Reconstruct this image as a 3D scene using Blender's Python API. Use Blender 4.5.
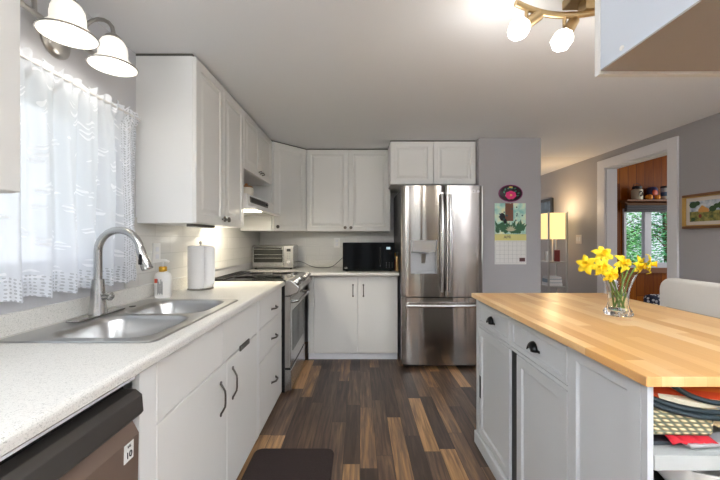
import bpy, bmesh, math, random
from mathutils import Matrix, Vector
R = math.radians
PI = math.pi
sc = bpy.context.scene
for o in list(bpy.data.objects):
    bpy.data.objects.remove(o)
col = sc.collection
H = 1.24          # camera height
F = 335.0         # focal length in pixels of the 720 wide frame


def lin(h):
    h = h.lstrip('#')
    out = []
    for i in (0, 2, 4):
        c = int(h[i:i + 2], 16) / 255
        out.append(c / 12.92 if c <= .04045 else ((c + .055) / 1.055) ** 2.4)
    return tuple(out) + (1,)


# ------------------------------------------------------------------ camera, world, lights
cam = bpy.data.cameras.new('camera')
cam.sensor_width = 36
cam.lens = F / 720 * 36
cam.shift_y = -0.0007
cam.clip_start = .02
camo = bpy.data.objects.new('camera', cam)
col.objects.link(camo)
camo.location = (0, 0, H)
camo.rotation_euler = (R(90), 0, 0)
sc.camera = camo
sc.view_settings.view_transform = 'Standard'
sc.view_settings.look = 'None'
sc.view_settings.gamma = 1
sc.view_settings.exposure = 1.04
w = bpy.data.worlds.new('sky')
sc.world = w
w.use_nodes = True
bg = w.node_tree.nodes['Background']
bg.inputs[0].default_value = (.80, .90, 1, 1)
bg.inputs[1].default_value = .55


def area(name, loc, rot, sx, sy, power, color=(1, 1, 1)):
    l = bpy.data.lights.new(name, 'AREA')
    l.shape = 'RECTANGLE'
    l.size = sx
    l.size_y = sy
    l.energy = power
    l.color = color
    o = bpy.data.objects.new(name, l)
    col.objects.link(o)
    o.location = loc
    o.rotation_euler = tuple(R(a) for a in rot)
    return o


def point(name, loc, power, color, radius=.03):
    l = bpy.data.lights.new(name, 'POINT')
    l.energy = power
    l.color = color
    l.shadow_soft_size = radius
    o = bpy.data.objects.new(name, l)
    col.objects.link(o)
    o.location = loc
    return o


for k in range(4):
    area('daylight_rear', (-.34 + .50 * k, -2.66, 1.15), (90, 0, 180), .26, 2.0, 50, (.96, .98, 1))  # behind unseen panes, spaced to streak the fridge doors
area('daylight_sink', (-1.62, 1.28, 1.5), (0, -90, 0), .9, .9, 2., (.94, .95, 1))
area('daylight_living', (2.0, 6.8, 1.3), (90, 0, 0), 1.6, 1.2, 26, (1, .98, .95))
area('daylight_sunroom', (5.6, 3.4, 1.7), (0, 90, 0), 1.6, 2.4, 18, (1, .97, .92))
area('ceiling_fill_rear', (1.2, -1.2, 2.2), (0, 0, 0), 1.6, 1.6, 16, (.97, .98, 1))  # added overhead fill behind the camera, no known fixture
area('ceiling_fill_aisle', (-.1, -.5, 2.2), (42, 0, 0), .9, .7, 9, (.97, .98, 1))  # added fill for the counters and the island's left side
area('bounce_fill_left', (-.7, -1.9, 1.75), (180, 0, 0), .5, .5, 90, (.93, .97, 1))  # added uplight, ceiling bounce fill with no lamp standing there
area('bounce_fill_right', (2.3, -.9, 1.75), (180, 0, 0), .5, .5, 64, (.93, .97, 1))  # second added uplight for ceiling bounce
sun = bpy.data.lights.new('sun', 'SUN')
sun.energy = 3.5
sun.angle = R(1)
so = bpy.data.objects.new('sun', sun)
col.objects.link(so)
so.rotation_euler = Vector((.25, -.6, .75)).to_track_quat('Z', 'Y').to_euler()


# ------------------------------------------------------------------ materials
MATS = {}


def mat(name, color, rough=.5, metal=0., spec=.5, bump=None, emit=None, es=1., trans=0., alpha=1., coat=0., ior=1.45):
    if name in MATS:
        return MATS[name]
    m = bpy.data.materials.new(name)
    m.use_nodes = True
    nt = m.node_tree
    b = nt.nodes['Principled BSDF']
    b.inputs['Base Color'].default_value = lin(color)
    b.inputs['Roughness'].default_value = rough
    b.inputs['Metallic'].default_value = metal
    b.inputs['Specular IOR Level'].default_value = spec
    b.inputs['Transmission Weight'].default_value = trans
    b.inputs['Alpha'].default_value = alpha
    b.inputs['Coat Weight'].default_value = coat
    b.inputs['IOR'].default_value = ior
    if emit:
        b.inputs['Emission Color'].default_value = lin(emit)
        b.inputs['Emission Strength'].default_value = es
    tc = nt.nodes.new('ShaderNodeTexCoord')
    nz = nt.nodes.new('ShaderNodeTexNoise')
    mp = nt.nodes.new('ShaderNodeMapping')
    nt.links.new(tc.outputs['Object'], mp.inputs[0])
    nt.links.new(mp.outputs[0], nz.inputs['Vector'])
    if bump:
        s, st, stretch = bump
        mp.inputs['Scale'].default_value = stretch
        nz.inputs['Scale'].default_value = s
        nz.inputs['Detail'].default_value = 3
        bp = nt.nodes.new('ShaderNodeBump')
        bp.inputs['Strength'].default_value = st
        bp.inputs['Distance'].default_value = .01
        nt.links.new(nz.outputs[0], bp.inputs['Height'])
        nt.links.new(bp.outputs[0], b.inputs['Normal'])
    MATS[name] = m
    return m


def nodes(name, rough=.5, metal=0.):
    m = bpy.data.materials.new(name)
    m.use_nodes = True
    MATS[name] = m
    nt = m.node_tree
    b = nt.nodes['Principled BSDF']
    b.inputs['Roughness'].default_value = rough
    b.inputs['Metallic'].default_value = metal

    def N(t, **kw):
        n = nt.nodes.new('ShaderNode' + t)
        for k, v in kw.items():
            if k.startswith('i_'):
                key = k[2:]
                key = int(key) if key.isdigit() else key
                n.inputs[key].default_value = v
            else:
                setattr(n, k, v)
        return n

    def L(a, b_):
        nt.links.new(a, b_)
    return m, nt, b, N, L


def ramp(N, stops, interp='LINEAR'):
    r = N('ValToRGB')
    cr = r.color_ramp
    cr.interpolation = interp
    while len(cr.elements) < len(stops):
        cr.elements.new(.5)
    for e, (p, c) in zip(cr.elements, stops):
        e.position = p
        e.color = lin(c) if isinstance(c, str) else (c, c, c, 1)
    return r


def planks(name, width, length, stops, along='Y', across='X', rough=.4, gap=.012, grain=.35, gscale=1., gapcol='1a120c', bumpy=.2):
    """boards of one width with random lengths and tones, grain running along them"""
    m, nt, b, N, L = nodes(name, rough)
    tc = N('TexCoord')
    sp = N('SeparateXYZ')
    L(tc.outputs['Object'], sp.inputs[0])

    def M(op, a, bb=None, c=None):
        n = N('Math', operation=op)
        for i, v in enumerate((a, bb, c)):
            if v is None:
                continue
            if isinstance(v, (int, float)):
                n.inputs[i].default_value = v
            else:
                L(v, n.inputs[i])
        return n.outputs[0]
    u = M('DIVIDE', sp.outputs[across], width)
    row = M('FLOOR', u)
    wn = N('TexWhiteNoise', noise_dimensions='1D')
    L(row, wn.inputs['W'])
    off = M('MULTIPLY', wn.outputs['Value'], 7.3)
    v = M('ADD', M('DIVIDE', sp.outputs[along], length), off)
    cel = M('FLOOR', v)
    cb = N('CombineXYZ')
    L(row, cb.inputs[0])
    L(cel, cb.inputs[1])
    w2 = N('TexWhiteNoise', noise_dimensions='2D')
    L(cb.outputs[0], w2.inputs['Vector'])
    # grain
    cv = N('CombineXYZ')
    L(M('ADD', M('MULTIPLY', sp.outputs[across], 26 * gscale), M('MULTIPLY', w2.outputs['Value'], 50)), cv.inputs[0])
    L(M('MULTIPLY', sp.outputs[along], 1.6 * gscale), cv.inputs[1])
    L(M('MULTIPLY', w2.outputs['Value'], 30), cv.inputs[2])
    ns = N('TexNoise')
    ns.inputs['Scale'].default_value = 2.2
    ns.inputs['Detail'].default_value = 6
    ns.inputs['Distortion'].default_value = .6
    L(cv.outputs[0], ns.inputs['Vector'])
    t = M('ADD', w2.outputs['Value'], M('MULTIPLY', M('SUBTRACT', ns.outputs[0], .5), grain * 2))
    r = ramp(N, stops)
    L(t, r.inputs[0])
    fu = M('FRACT', u)
    fv = M('FRACT', v)
    gx = M('LESS_THAN', M('MINIMUM', fu, M('SUBTRACT', 1., fu)), gap)
    gy = M('LESS_THAN', M('MINIMUM', fv, M('SUBTRACT', 1., fv)), gap * width / length)
    g = M('MAXIMUM', gx, gy)
    mx = N('MixRGB')
    L(g, mx.inputs[0])
    L(r.outputs[0], mx.inputs[1])
    mx.inputs[2].default_value = lin(gapcol)
    L(mx.outputs[0], b.inputs['Base Color'])
    bp = N('Bump')
    bp.inputs['Strength'].default_value = bumpy
    bp.inputs['Distance'].default_value = .004
    L(M('SUBTRACT', ns.outputs[0], M('MULTIPLY', g, 1.5)), bp.inputs['Height'])
    L(bp.outputs[0], b.inputs['Normal'])
    return m


floor_m = planks('floor_boards', .094, .66,
                 [(.0, '362a24'), (.3, '503f35'), (.55, '6b5545'), (.78, '94734f'), (1., 'b98f62')], rough=.38, grain=.6)
block_m = planks('butcher_block', .055, .48,
                 [(.0, 'c58f55'), (.35, 'd6a468'), (.7, 'e0b47b'), (1., 'e9c593')], rough=.3, gap=.006, grain=.22, gapcol='c0935f', bumpy=.03)
pine_m = planks('pine_boards', .125, 9, [(.0, '5a2600'), (.3, '743a04'), (.7, '8a4a08'), (1., '9f5a10')], along='Z', across='X', rough=.45, gap=.02,
                grain=.35, gapcol='3a1c0c')
pine_m.node_tree.nodes['Principled BSDF'].inputs['Specular IOR Level'].default_value = .15
pine_dark_m = planks('pine_ceiling', .15, 9, [(.0, '4a2410'), (.5, '6b3818'), (1., '84491f')], along='Y', across='X', rough=.5, gap=.02, grain=.3,
                     gapcol='2a140a')


def speckle():
    m, nt, b, N, L = nodes('speckled_laminate', .32)
    tc = N('TexCoord')
    n1 = N('TexNoise')
    n1.inputs['Scale'].default_value = 420
    n1.inputs['Detail'].default_value = 2
    n2 = N('TexNoise')
    n2.inputs['Scale'].default_value = 210
    n2.inputs['Detail'].default_value = 4
    L(tc.outputs['Object'], n1.inputs['Vector'])
    L(tc.outputs['Object'], n2.inputs['Vector'])
    ad = N('Math', operation='ADD')
    L(n1.outputs[0], ad.inputs[0])
    L(n2.outputs[0], ad.inputs[1])
    r = ramp(N, [(.33, 'a9a7a2'), (.40, 'd0cec8'), (.46, 'dbd9d3'), (.62, 'e2e0da')])
    dv = N('Math', operation='MULTIPLY')
    dv.inputs[1].default_value = .5
    L(ad.outputs[0], dv.inputs[0])
    L(dv.outputs[0], r.inputs[0])
    L(r.outputs[0], b.inputs['Base Color'])
    return m


counter_m = speckle()


def tile():
    m, nt, b, N, L = nodes('embossed_tile', .26)
    tc = N('TexCoord')
    sp = N('SeparateXYZ')
    L(tc.outputs['Object'], sp.inputs[0])
    ad = N('Math', operation='ADD')
    L(sp.outputs[0], ad.inputs[0])
    L(sp.outputs[1], ad.inputs[1])
    cb = N('CombineXYZ')
    L(ad.outputs[0], cb.inputs[0])
    L(sp.outputs[2], cb.inputs[1])
    br = N('TexBrick')
    br.inputs['Scale'].default_value = 1
    br.inputs['Brick Width'].default_value = .31
    br.inputs['Row Height'].default_value = .105
    br.inputs['Mortar Size'].default_value = .0022
    br.inputs['Mortar Smooth'].default_value = .3
    br.inputs['Color1'].default_value = lin('d6d5d0')
    br.inputs['Color2'].default_value = lin('dedcd8')
    br.inputs['Mortar'].default_value = lin('cccbc6')
    L(cb.outputs[0], br.inputs['Vector'])
    L(br.outputs['Color'], b.inputs['Base Color'])
    mp = N('Mapping')
    mp.inputs['Scale'].default_value = (5, 26, 1)
    L(cb.outputs[0], mp.inputs[0])
    nz = N('TexNoise')
    nz.inputs['Scale'].default_value = 1.4
    nz.inputs['Detail'].default_value = 2
    nz.inputs['Distortion'].default_value = 1.2
    L(mp.outputs[0], nz.inputs['Vector'])
    sb = N('Math', operation='SUBTRACT')
    L(nz.outputs[0], sb.inputs[0])
    L(br.outputs['Fac'], sb.inputs[1])
    bp = N('Bump')
    bp.inputs['Strength'].default_value = .55
    bp.inputs['Distance'].default_value = .004
    L(sb.outputs[0], bp.inputs['Height'])
    L(bp.outputs[0], b.inputs['Normal'])
    return m


tile_m = tile()


def steel(name, color, rough, axis, st=.12, wob=.0):
    """brushed steel; fine bump across `axis`, optional slow waviness of the sheet"""
    m, nt, b, N, L = nodes(name, rough, 1.)
    b.inputs['Base Color'].default_value = lin(color)
    tc = N('TexCoord')
    mp = N('Mapping')
    mp.inputs['Scale'].default_value = axis
    L(tc.outputs['Object'], mp.inputs[0])
    nz = N('TexNoise')
    nz.inputs['Scale'].default_value = 1
    nz.inputs['Detail'].default_value = 2
    L(mp.outputs[0], nz.inputs['Vector'])
    bp = N('Bump')
    bp.inputs['Strength'].default_value = st
    bp.inputs['Distance'].default_value = .0006
    L(nz.outputs[0], bp.inputs['Height'])
    if wob:
        m2 = N('Mapping')
        m2.inputs['Scale'].default_value = (11, 11, .5)
        L(tc.outputs['Object'], m2.inputs[0])
        n2 = N('TexNoise')
        n2.inputs['Scale'].default_value = 1
        n2.inputs['Detail'].default_value = 0
        L(m2.outputs[0], n2.inputs['Vector'])
        b2 = N('Bump')
        b2.inputs['Strength'].default_value = wob
        b2.inputs['Distance'].default_value = .01
        L(n2.outputs[0], b2.inputs['Height'])
        L(b2.outputs[0], bp.inputs['Normal'])
    L(bp.outputs[0], b.inputs['Normal'])
    return m


fridge_m = steel('fridge_steel', 'a8a29c', .14, (3, 3, 60), .0, .16)
_b = fridge_m.node_tree.nodes['Principled BSDF']
_b.inputs['Anisotropic'].default_value = 1.
_t = fridge_m.node_tree.nodes.new('ShaderNodeCombineXYZ')
_t.inputs[2].default_value = 1
fridge_m.node_tree.links.new(_t.outputs[0], _b.inputs['Tangent'])
steel_m = steel('brushed_steel', 'bdbcba', .26, (300, 300, 300), .15)
sink_m = steel('sink_steel', 'b9b9b8', .3, (20, 400, 20), .25)
slate_m = mat('slate_steel', '8d7a6e', .38, .55)
chrome_m = mat('chrome', 'd5d5d5', .12, 1.)
nickel_m = mat('nickel', 'b4b1ac', .28, 1.)
pewter_m = mat('pewter', '6d6862', .35, 1.)
brass_m = mat('antique_brass', 'b9a27c', .34, 1.)
black_m = mat('black_plastic', '141414', .35)
blackglass_m = mat('black_glass', '060607', .10, spec=.18)
cab_m = mat('cabinet_white', 'e4e3df', .38, bump=(30, .03, (1, 1, 1)))
carc_m = mat('cabinet_carcass', 'e8e8e6', .45)
paint_m = mat('island_grey_paint', 'c3c7cb', .42)
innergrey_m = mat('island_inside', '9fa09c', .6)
ceil_m = mat('ceiling_paint', 'ebedf0', .9, bump=(120, .08, (1, 1, 1)))
ceil2_m = mat('ceiling_paint_far', 'e4e4e4', .9)  # far ceiling tone meant to carry living-room window light in the colour
wall_m = mat('grey_wall_paint', 'a8a6a8', .8, bump=(90, .05, (1, 1, 1)))
lwall_m = mat('light_wall_paint', 'c6c6c8', .8)
trim_m = mat('white_trim', 'e4e5ea', .4)
vinyl_m = mat('white_vinyl', 'e8eaf0', .35)
glass_m = mat('clear_glass', 'ffffff', .0, trans=1., ior=1.02)
vaseglass_m = mat('vase_glass', 'ffffff', .0, trans=1., ior=1.3)
water_m = mat('water', 'f2fbf4', .0, trans=1., ior=1.15)
white_m = mat('white_plastic', 'ecebe8', .35)
paper_m = mat('paper_towel', 'f0efee', .9, bump=(160, .3, (1, 1, 1)))
gold_m = mat('gold_collar', 'c59a3a', .3, .8)
redlabel_m = mat('red_label', 'd0563f', .5)
greyprint_m = mat('grey_print', '8b8b8d', .6)
mat_m = mat('dark_mat', '2f2422', .75, bump=(140, .3, (1, 1, 1)))
leather_m = mat('cream_upholstery', 'dedad4', .6, bump=(50, .08, (1, 1, 1)))
stem_m = mat('stem_green', '6f8f3a', .5)
petal_m = mat('daffodil_yellow', 'f6da26', .55)
trumpet_m = mat('daffodil_trumpet', 'f1c714', .55)
gild_m = mat('gilt_frame', 'c9a45c', .35, .6)
gildbrown_m = mat('brown_frame', '7c5534', .4, .2)
matt_m = mat('picture_mount', 'd9d0c6', .8)
dark_m = mat('charcoal', '2c3036', .6)
bulb_m = mat('lit_bulb', 'ffffff', .4, emit='fff8ee', es=4)
hoodlamp_m = mat('hood_lens', 'ffffff', .4, emit='fff2d8', es=7)
jar_m = mat('cream_ceramic', 'e6e0d2', .3)
wood_shelf_m = mat('shelf_wood', '7a4a24', .5)
cord_m = mat('black_cord', '1c1c1c', .5)


# ------------------------------------------------------------------ mesh tools
def origin(o):
    v = Vector((0, 0, 0))
    while o is not None:
        v += o.location
        o = o.parent
    return v


class MB:
    def __init__(s):
        s.v = []
        s.f = []
        s.sm = []

    def add(s, vs, fs, M=None, smooth=False):
        k = len(s.v)
        for p in vs:
            p = Vector(p)
            s.v.append(M @ p if M is not None else p)
        for f in fs:
            s.f.append([i + k for i in f])
            s.sm.append(smooth)
        return s

    def box(s, x0, x1, y0, y1, z0, z1, M=None):
        vs = [(x, y, z) for z in (z0, z1) for y in (y0, y1) for x in (x0, x1)]
        return s.add(vs, [(0, 2, 3, 1), (4, 5, 7, 6), (0, 1, 5, 4), (1, 3, 7, 5), (3, 2, 6, 7), (2, 0, 4, 6)], M)

    def prism(s, pts, axis, a, b, M=None):
        """2D outline extruded along axis from a to b; pts are the other two coordinates in x<y<z order"""
        def P(p, t):
            if axis == 'x':
                return (t, p[0], p[1])
            if axis == 'y':
                return (p[0], t, p[1])
            return (p[0], p[1], t)
        n = len(pts)
        vs = [P(p, a) for p in pts] + [P(p, b) for p in pts]
        fs = [tuple(range(n - 1, -1, -1)), tuple(range(n, 2 * n))]
        for i in range(n):
            j = (i + 1) % n
            fs.append((i, j, n + j, n + i))
        return s.add(vs, fs, M)

    def lathe(s, prof, c=(0, 0, 0), n=28, M=None, sx=1, sy=1):
        """profile of (r, z)"""
        vs = []
        for r, z in prof:
            for i in range(n):
                a = 2 * PI * i / n
                vs.append((c[0] + r * math.cos(a) * sx, c[1] + r * math.sin(a) * sy, c[2] + z))
        fs = []
        for k in range(len(prof) - 1):
            for i in range(n):
                j = (i + 1) % n
                fs.append((k * n + i, k * n + j, (k + 1) * n + j, (k + 1) * n + i))
        if prof[0][0] > 1e-6:
            fs.append(tuple(range(n - 1, -1, -1)))
        if prof[-1][0] > 1e-6:
            fs.append(tuple((len(prof) - 1) * n + i for i in range(n)))
        return s.add(vs, fs, M, True)

    def tube(s, pts, r, n=10, M=None, flat=1.):
        pts = [Vector(p) for p in pts]
        rs = r if isinstance(r, (list, tuple)) else [r] * len(pts)
        vs = []
        up = None
        for i, p in enumerate(pts):
            a = pts[max(0, i - 1)]
            b = pts[min(len(pts) - 1, i + 1)]
            t = (b - a).normalized()
            if up is None:
                up = Vector((0, 0, 1)) if abs(t.z) < .9 else Vector((1, 0, 0))
            e1 = t.cross(up).normalized()
            e2 = e1.cross(t).normalized()
            up = e2
            for k in range(n):
                g = 2 * PI * k / n
                vs.append(p + (e1 * math.cos(g) + e2 * math.sin(g) * flat) * rs[i])
        fs = []
        for i in range(len(pts) - 1):
            for k in range(n):
                j = (k + 1) % n
                fs.append((i * n + k, i * n + j, (i + 1) * n + j, (i + 1) * n + k))
        fs.append(tuple(range(n - 1, -1, -1)))
        fs.append(tuple((len(pts) - 1) * n + k for k in range(n)))
        return s.add(vs, fs, M, True)

    def cyl(s, a, b, r, n=20, M=None):
        return s.tube([a, b], r, n, M)

    def ball(s, c, rx, ry=None, rz=None, n=16, m=10, M=None):
        ry = ry or rx
        rz = rz or rx
        prof = [(math.sin(PI * k / m), -math.cos(PI * k / m)) for k in range(m + 1)]
        vs = []
        for r, z in prof:
            for i in range(n):
                a = 2 * PI * i / n
                vs.append((c[0] + rx * r * math.cos(a), c[1] + ry * r * math.sin(a), c[2] + rz * z))
        fs = [(k * n + i, k * n + (i + 1) % n, (k + 1) * n + (i + 1) % n, (k + 1) * n + i) for k in range(m) for i in range(n)]
        return s.add(vs, fs, M, True)

    def panel(s, w_, h_, t, rings, M):
        """a door or drawer front w x h, front face towards -Y, at y=-t; rings of (inset, depth)"""
        def ring(ins, d):
            return [(ins, -t + d, ins), (w_ - ins, -t + d, ins), (w_ - ins, -t + d, h_ - ins), (ins, -t + d, h_ - ins)]
        vs = [(0, 0, 0), (w_, 0, 0), (w_, 0, h_), (0, 0, h_)]
        fs = [(3, 2, 1, 0)]
        c = .003
        rr = [(0, c), (c, 0)] + [(a, d) for a, d in rings]
        for a, d in rr:
            k = len(vs)
            vs += ring(a, d)
            for i in range(4):
                j = (i + 1) % 4
                fs.append((k - 4 + i, k - 4 + j, k + j, k + i))
        k = len(vs) - 4
        fs.append((k, k + 1, k + 2, k + 3))
        return s.add(vs, fs, M)

    def build(s, name, m, parent=None, bevel=0., label=None, subd=0):
        me = bpy.data.meshes.new(name)
        off = origin(parent) if parent else Vector((0, 0, 0))
        me.from_pydata([tuple(v - off) for v in s.v], [], s.f)
        me.polygons.foreach_set('use_smooth', s.sm)
        me.materials.append(m)
        bm = bmesh.new()
        bm.from_mesh(me)
        bmesh.ops.remove_doubles(bm, verts=bm.verts, dist=1e-6)
        bmesh.ops.recalc_face_normals(bm, faces=bm.faces)
        bm.to_mesh(me)
        bm.free()
        if any(s.sm):
            keep = [p.use_smooth for p in me.polygons]
            me.set_sharp_from_angle(angle=R(45))
            me.polygons.foreach_set('use_smooth', keep)
        o = bpy.data.objects.new(name, me)
        col.objects.link(o)
        o.parent = parent
        if bevel:
            b = o.modifiers.new('bevel', 'BEVEL')
            b.width = bevel
            b.segments = 2
            b.limit_method = 'ANGLE'
        if subd:
            b = o.modifiers.new('subd', 'SUBSURF')
            b.levels = b.render_levels = subd
        if label:
            o['label'] = label
        return o


def box(x0, x1, y0, y1, z0, z1, M=None):
    return MB().box(x0, x1, y0, y1, z0, z1, M)


def thing(name, label, cat, loc=(0, 0, 0), group=None):
    o = bpy.data.objects.new(name, None)
    col.objects.link(o)
    o.location = loc
    o.empty_display_size = .05
    tag(o, label, cat, group)
    return o


def tag(o, label, cat, group=None):
    o['label'] = label
    o['category'] = cat
    if group:
        o['group'] = group
    return o


def struct(o):
    o['kind'] = 'structure'
    return o


def P(px, py, D):
    return Vector(((px - 360) / F * D, D, H - (py - 240.5) / F * D))


def text(name, body, size, loc, rz, m, parent, rx=90, ext=.0006):
    c = bpy.data.curves.new(name, 'FONT')
    c.body = body
    c.size = size
    c.extrude = ext
    c.align_x = 'CENTER'
    c.align_y = 'CENTER'
    c.materials.append(m)
    c.extrude = ext
    fo = bpy.data.objects.new(name, c)
    col.objects.link(fo)
    dg = bpy.context.evaluated_depsgraph_get()
    me = bpy.data.meshes.new_from_object(fo.evaluated_get(dg))
    bpy.data.objects.remove(fo)
    o = bpy.data.objects.new(name, me)
    col.objects.link(o)
    o.parent = parent
    o.location = Vector(loc) - (origin(parent) if parent else Vector((0, 0, 0)))
    o.rotation_euler = (R(rx), 0, R(rz))
    return o


def place(x, y, z, deg):
    return Matrix.Translation((x, y, z)) @ Matrix.Rotation(R(deg), 4, 'Z')


def copy_tree(o, parent=None):
    c = o.copy()
    col.objects.link(c)
    c.parent = parent
    for ch in list(o.children):
        copy_tree(ch, c)
    return c


RAISED = [(.052, 0), (.057, .007), (.067, .008), (.088, .002)]
SHAKER = [(.045, 0), (.049, .006), (.053, .0085)]
FLAT = []

# ------------------------------------------------------------------ room shell
XL, XR, YB, ZC = -1.225, 2.88, 4.065, 2.256
struct(box(-1.5, 6.2, -2.8, 7.3, -.1, 0).build('floor', floor_m))
struct(box(-1.5, 3.0, -2.8, 4.13, ZC, ZC + .1).build('ceiling', ceil_m))
struct(box(-1.5, 3.0, 4.13, 7.3, ZC, ZC + .1).build('ceiling_far', ceil2_m))
# left wall with the sink window opening
WY0, WY1, WZ0, WZ1 = .72, 1.66, 1.10, 1.84
b = MB()
b.box(XL - .16, XL, -2.7, WY0, 0, ZC).box(XL - .16, XL, WY1, 7.2, 0, ZC).box(XL - .16, XL, WY0, WY1, 0, WZ0).box(XL - .16, XL, WY0, WY1, WZ1, ZC)
struct(b.build('wall_left', lwall_m))
struct(box(XL, 1.19, YB, YB + .12, 0, ZC).build('wall_back', lwall_m))
struct(box(1.19, 1.81, 3.353, YB + .12, 0, ZC).build('wall_partition', wall_m))
# right wall with doorway
DY0, DY1, DZ = 3.12, 3.92, 2.075
b = MB()
b.box(XR, XR + .1, -2.7, DY0, 0, ZC).box(XR, XR + .1, DY1, 7.2, 0, ZC).box(XR, XR + .1, DY0, DY1, DZ, ZC)
struct(b.build('wall_right', wall_m))
struct(box(XL, XR, 7.0, 7.15, 0, ZC).build('wall_far', wall_m))
# rear wall behind the camera with a wide window, both unseen and shaped for fridge reflections
b = MB()
b.box(XL, -.56, -2.75, -2.6, 0, ZC).box(1.38, XR, -2.75, -2.6, 0, ZC).box(-.56, 1.38, -2.75, -2.6, 0, .1).box(-.56, 1.38, -2.75, -2.6, 2.16, ZC)
struct(b.build('wall_rear', mat('rear_wall_paint', '6f6963', .8)))
b = MB()
for k in range(5):
    x = -.59 + .5 * k
    b.box(x - .10 if k else x, x + .11 if k < 4 else x, -2.64, -2.60, .1, 2.16)
struct(b.build('window_3', mat('streak_posts', '4a3a30', .6)))  # unseen posts, kept dark for streak contrast in the fridge steel
# tiled splash behind the counters
struct(MB().box(XL, XL + .008, WY1 + .08, YB, .985, 1.36).box(XL, XL + .008, 2.55, 3.43, 1.36, 1.80).box(XL, .42, YB - .008, YB, .985, 1.36)
       .build('wall_backsplash', tile_m))
# doorway casing and jamb
b = MB()
cx0, cx1 = XR - .022, XR
b.box(cx0, cx1, DY0 - .10, DY0, 0, DZ + .10).box(cx0, cx1, DY1, DY1 + .12, 0, DZ + .10).box(cx0, cx1, DY0, DY1, DZ, DZ + .10)
b.box(XR, XR + .12, DY0, DY0 + .012, 0, DZ).box(XR, XR + .12, DY1 - .012, DY1, 0, DZ).box(XR, XR + .12, DY0, DY1, DZ - .012, DZ)
struct(b.build('trim_1', trim_m, bevel=.003))
struct(MB().box(XR - .014, XR, DY1 + .12, 7.0, 0, .1).box(XR - .014, XR, -2.6, DY0 - .1, 0, .1).build('baseboard_right', trim_m))
struct(box(1.195, 1.81, 3.339, 3.353, 0, .1).build('baseboard_partition', trim_m))
# sink window
win = box(XL - .12, XL - .08, WY0, WY1, WZ0, WZ0 + .05)
win.box(XL - .12, XL - .08, WY0, WY1, WZ1 - .05, WZ1).box(XL - .12, XL - .08, WY0, WY0 + .05, WZ0, WZ1).box(XL - .12, XL - .08, WY1 - .05, WY1, WZ0, WZ1)
win.box(XL - .12, XL - .08, 1.17, 1.21, WZ0, WZ1)
win = struct(win.build('window_1', vinyl_m, bevel=.003))
box(XL - .103, XL - .099, WY0 + .05, WY1 - .05, WZ0 + .05, WZ1 - .05).build('window_pane', glass_m, win)
b = MB()
for (y0, y1, z0, z1) in ((WY0 - .07, WY0, WZ0 - .02, WZ1 + .07), (WY1, WY1 + .07, WZ0 - .02, WZ1 + .07), (WY0, WY1, WZ1, WZ1 + .07), (WY0 - .07, WY1 + .07, WZ0 - .045, WZ0)):
    b.box(XL, XL + .015, y0, y1, z0, z1)
struct(b.build('trim_2', trim_m))

# sunroom beyond the doorway
SY, SX = 5.0, 3.78
zc = lambda x: 2.35 + .235 * (x - SX)
WX0, WX1, SZ0, SZ1 = 3.92, 4.75, .82, 1.70
b = MB()
b.box(XR + .1, WX0, SY, SY + .12, 0, 1.9).box(WX1, 6.0, SY, SY + .12, 0, 1.9).box(WX0, WX1, SY, SY + .12, 0, SZ0).box(WX0, WX1, SY, SY + .12, SZ1, 1.9)
b.prism([(XR + .1, 1.9), (6.0, 1.9), (6.0, zc(6.0)), (XR + .1, zc(XR + .1))], 'y', SY, SY + .12)
struct(b.build('wall_sunroom', pine_m))
b = MB().prism([(XR + .1, zc(XR + .1)), (6.1, zc(6.1)), (6.1, zc(6.1) + .08), (XR + .1, zc(XR + .1) + .08)], 'y', 1.6, SY + .1)
struct(b.build('ceiling_sunroom', pine_dark_m))
b = MB().box(6.0, 6.12, 1.5, SY, 0, .6).box(6.0, 6.12, 1.5, SY, 2.5, 2.95).box(XR + .1, 6.0, 1.5, 1.6, 0, 2.9)
struct(b.build('wall_sunroom_side', wood_shelf_m))
f = MB()
y0, y1 = SY - .03, SY + .03
f.box(WX0, WX1, y0, y1, SZ0, SZ0 + .07).box(WX0, WX1, y0, y1, SZ1 - .05, SZ1).box(WX0, WX0 + .035, y0, y1, SZ0 + .07, SZ1 - .05)
f.box(WX1 - .05, WX1, y0, y1, SZ0 + .07, SZ1 - .05).box(4.225, 4.325, y0, y1, SZ0 + .07, SZ1 - .05)
f = struct(f.build('window_2', mat('grey_white_frame', 'c9cdd8', .4), bevel=.004))
box(WX0 + .035, 4.225, SY, SY + .004, SZ0 + .07, SZ1 - .05).build('window_pane', glass_m, f)
box(4.325, WX1 - .05, SY, SY + .004, SZ0 + .07, SZ1 - .05).build('window_pane', glass_m, f)
struct(MB().box(WX0 - .04, WX1 + .1, SY - .035, SY, SZ0 - .08, SZ0).build('trim_3', wood_shelf_m, bevel=.003))
struct(box(-12, 16, -12, 18, -.6, -.5).build('ground', mat('grass', '4b6a35', .9)))

# trees outside the sunroom window
leafm = []
for i, c in enumerate(('6ba86a', '4f9468', 'a8cc86')):
    leafm.append(mat('leaf_%d' % i, c, .6))
bark_m = mat('bark', '4d3a2c', .8)


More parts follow.
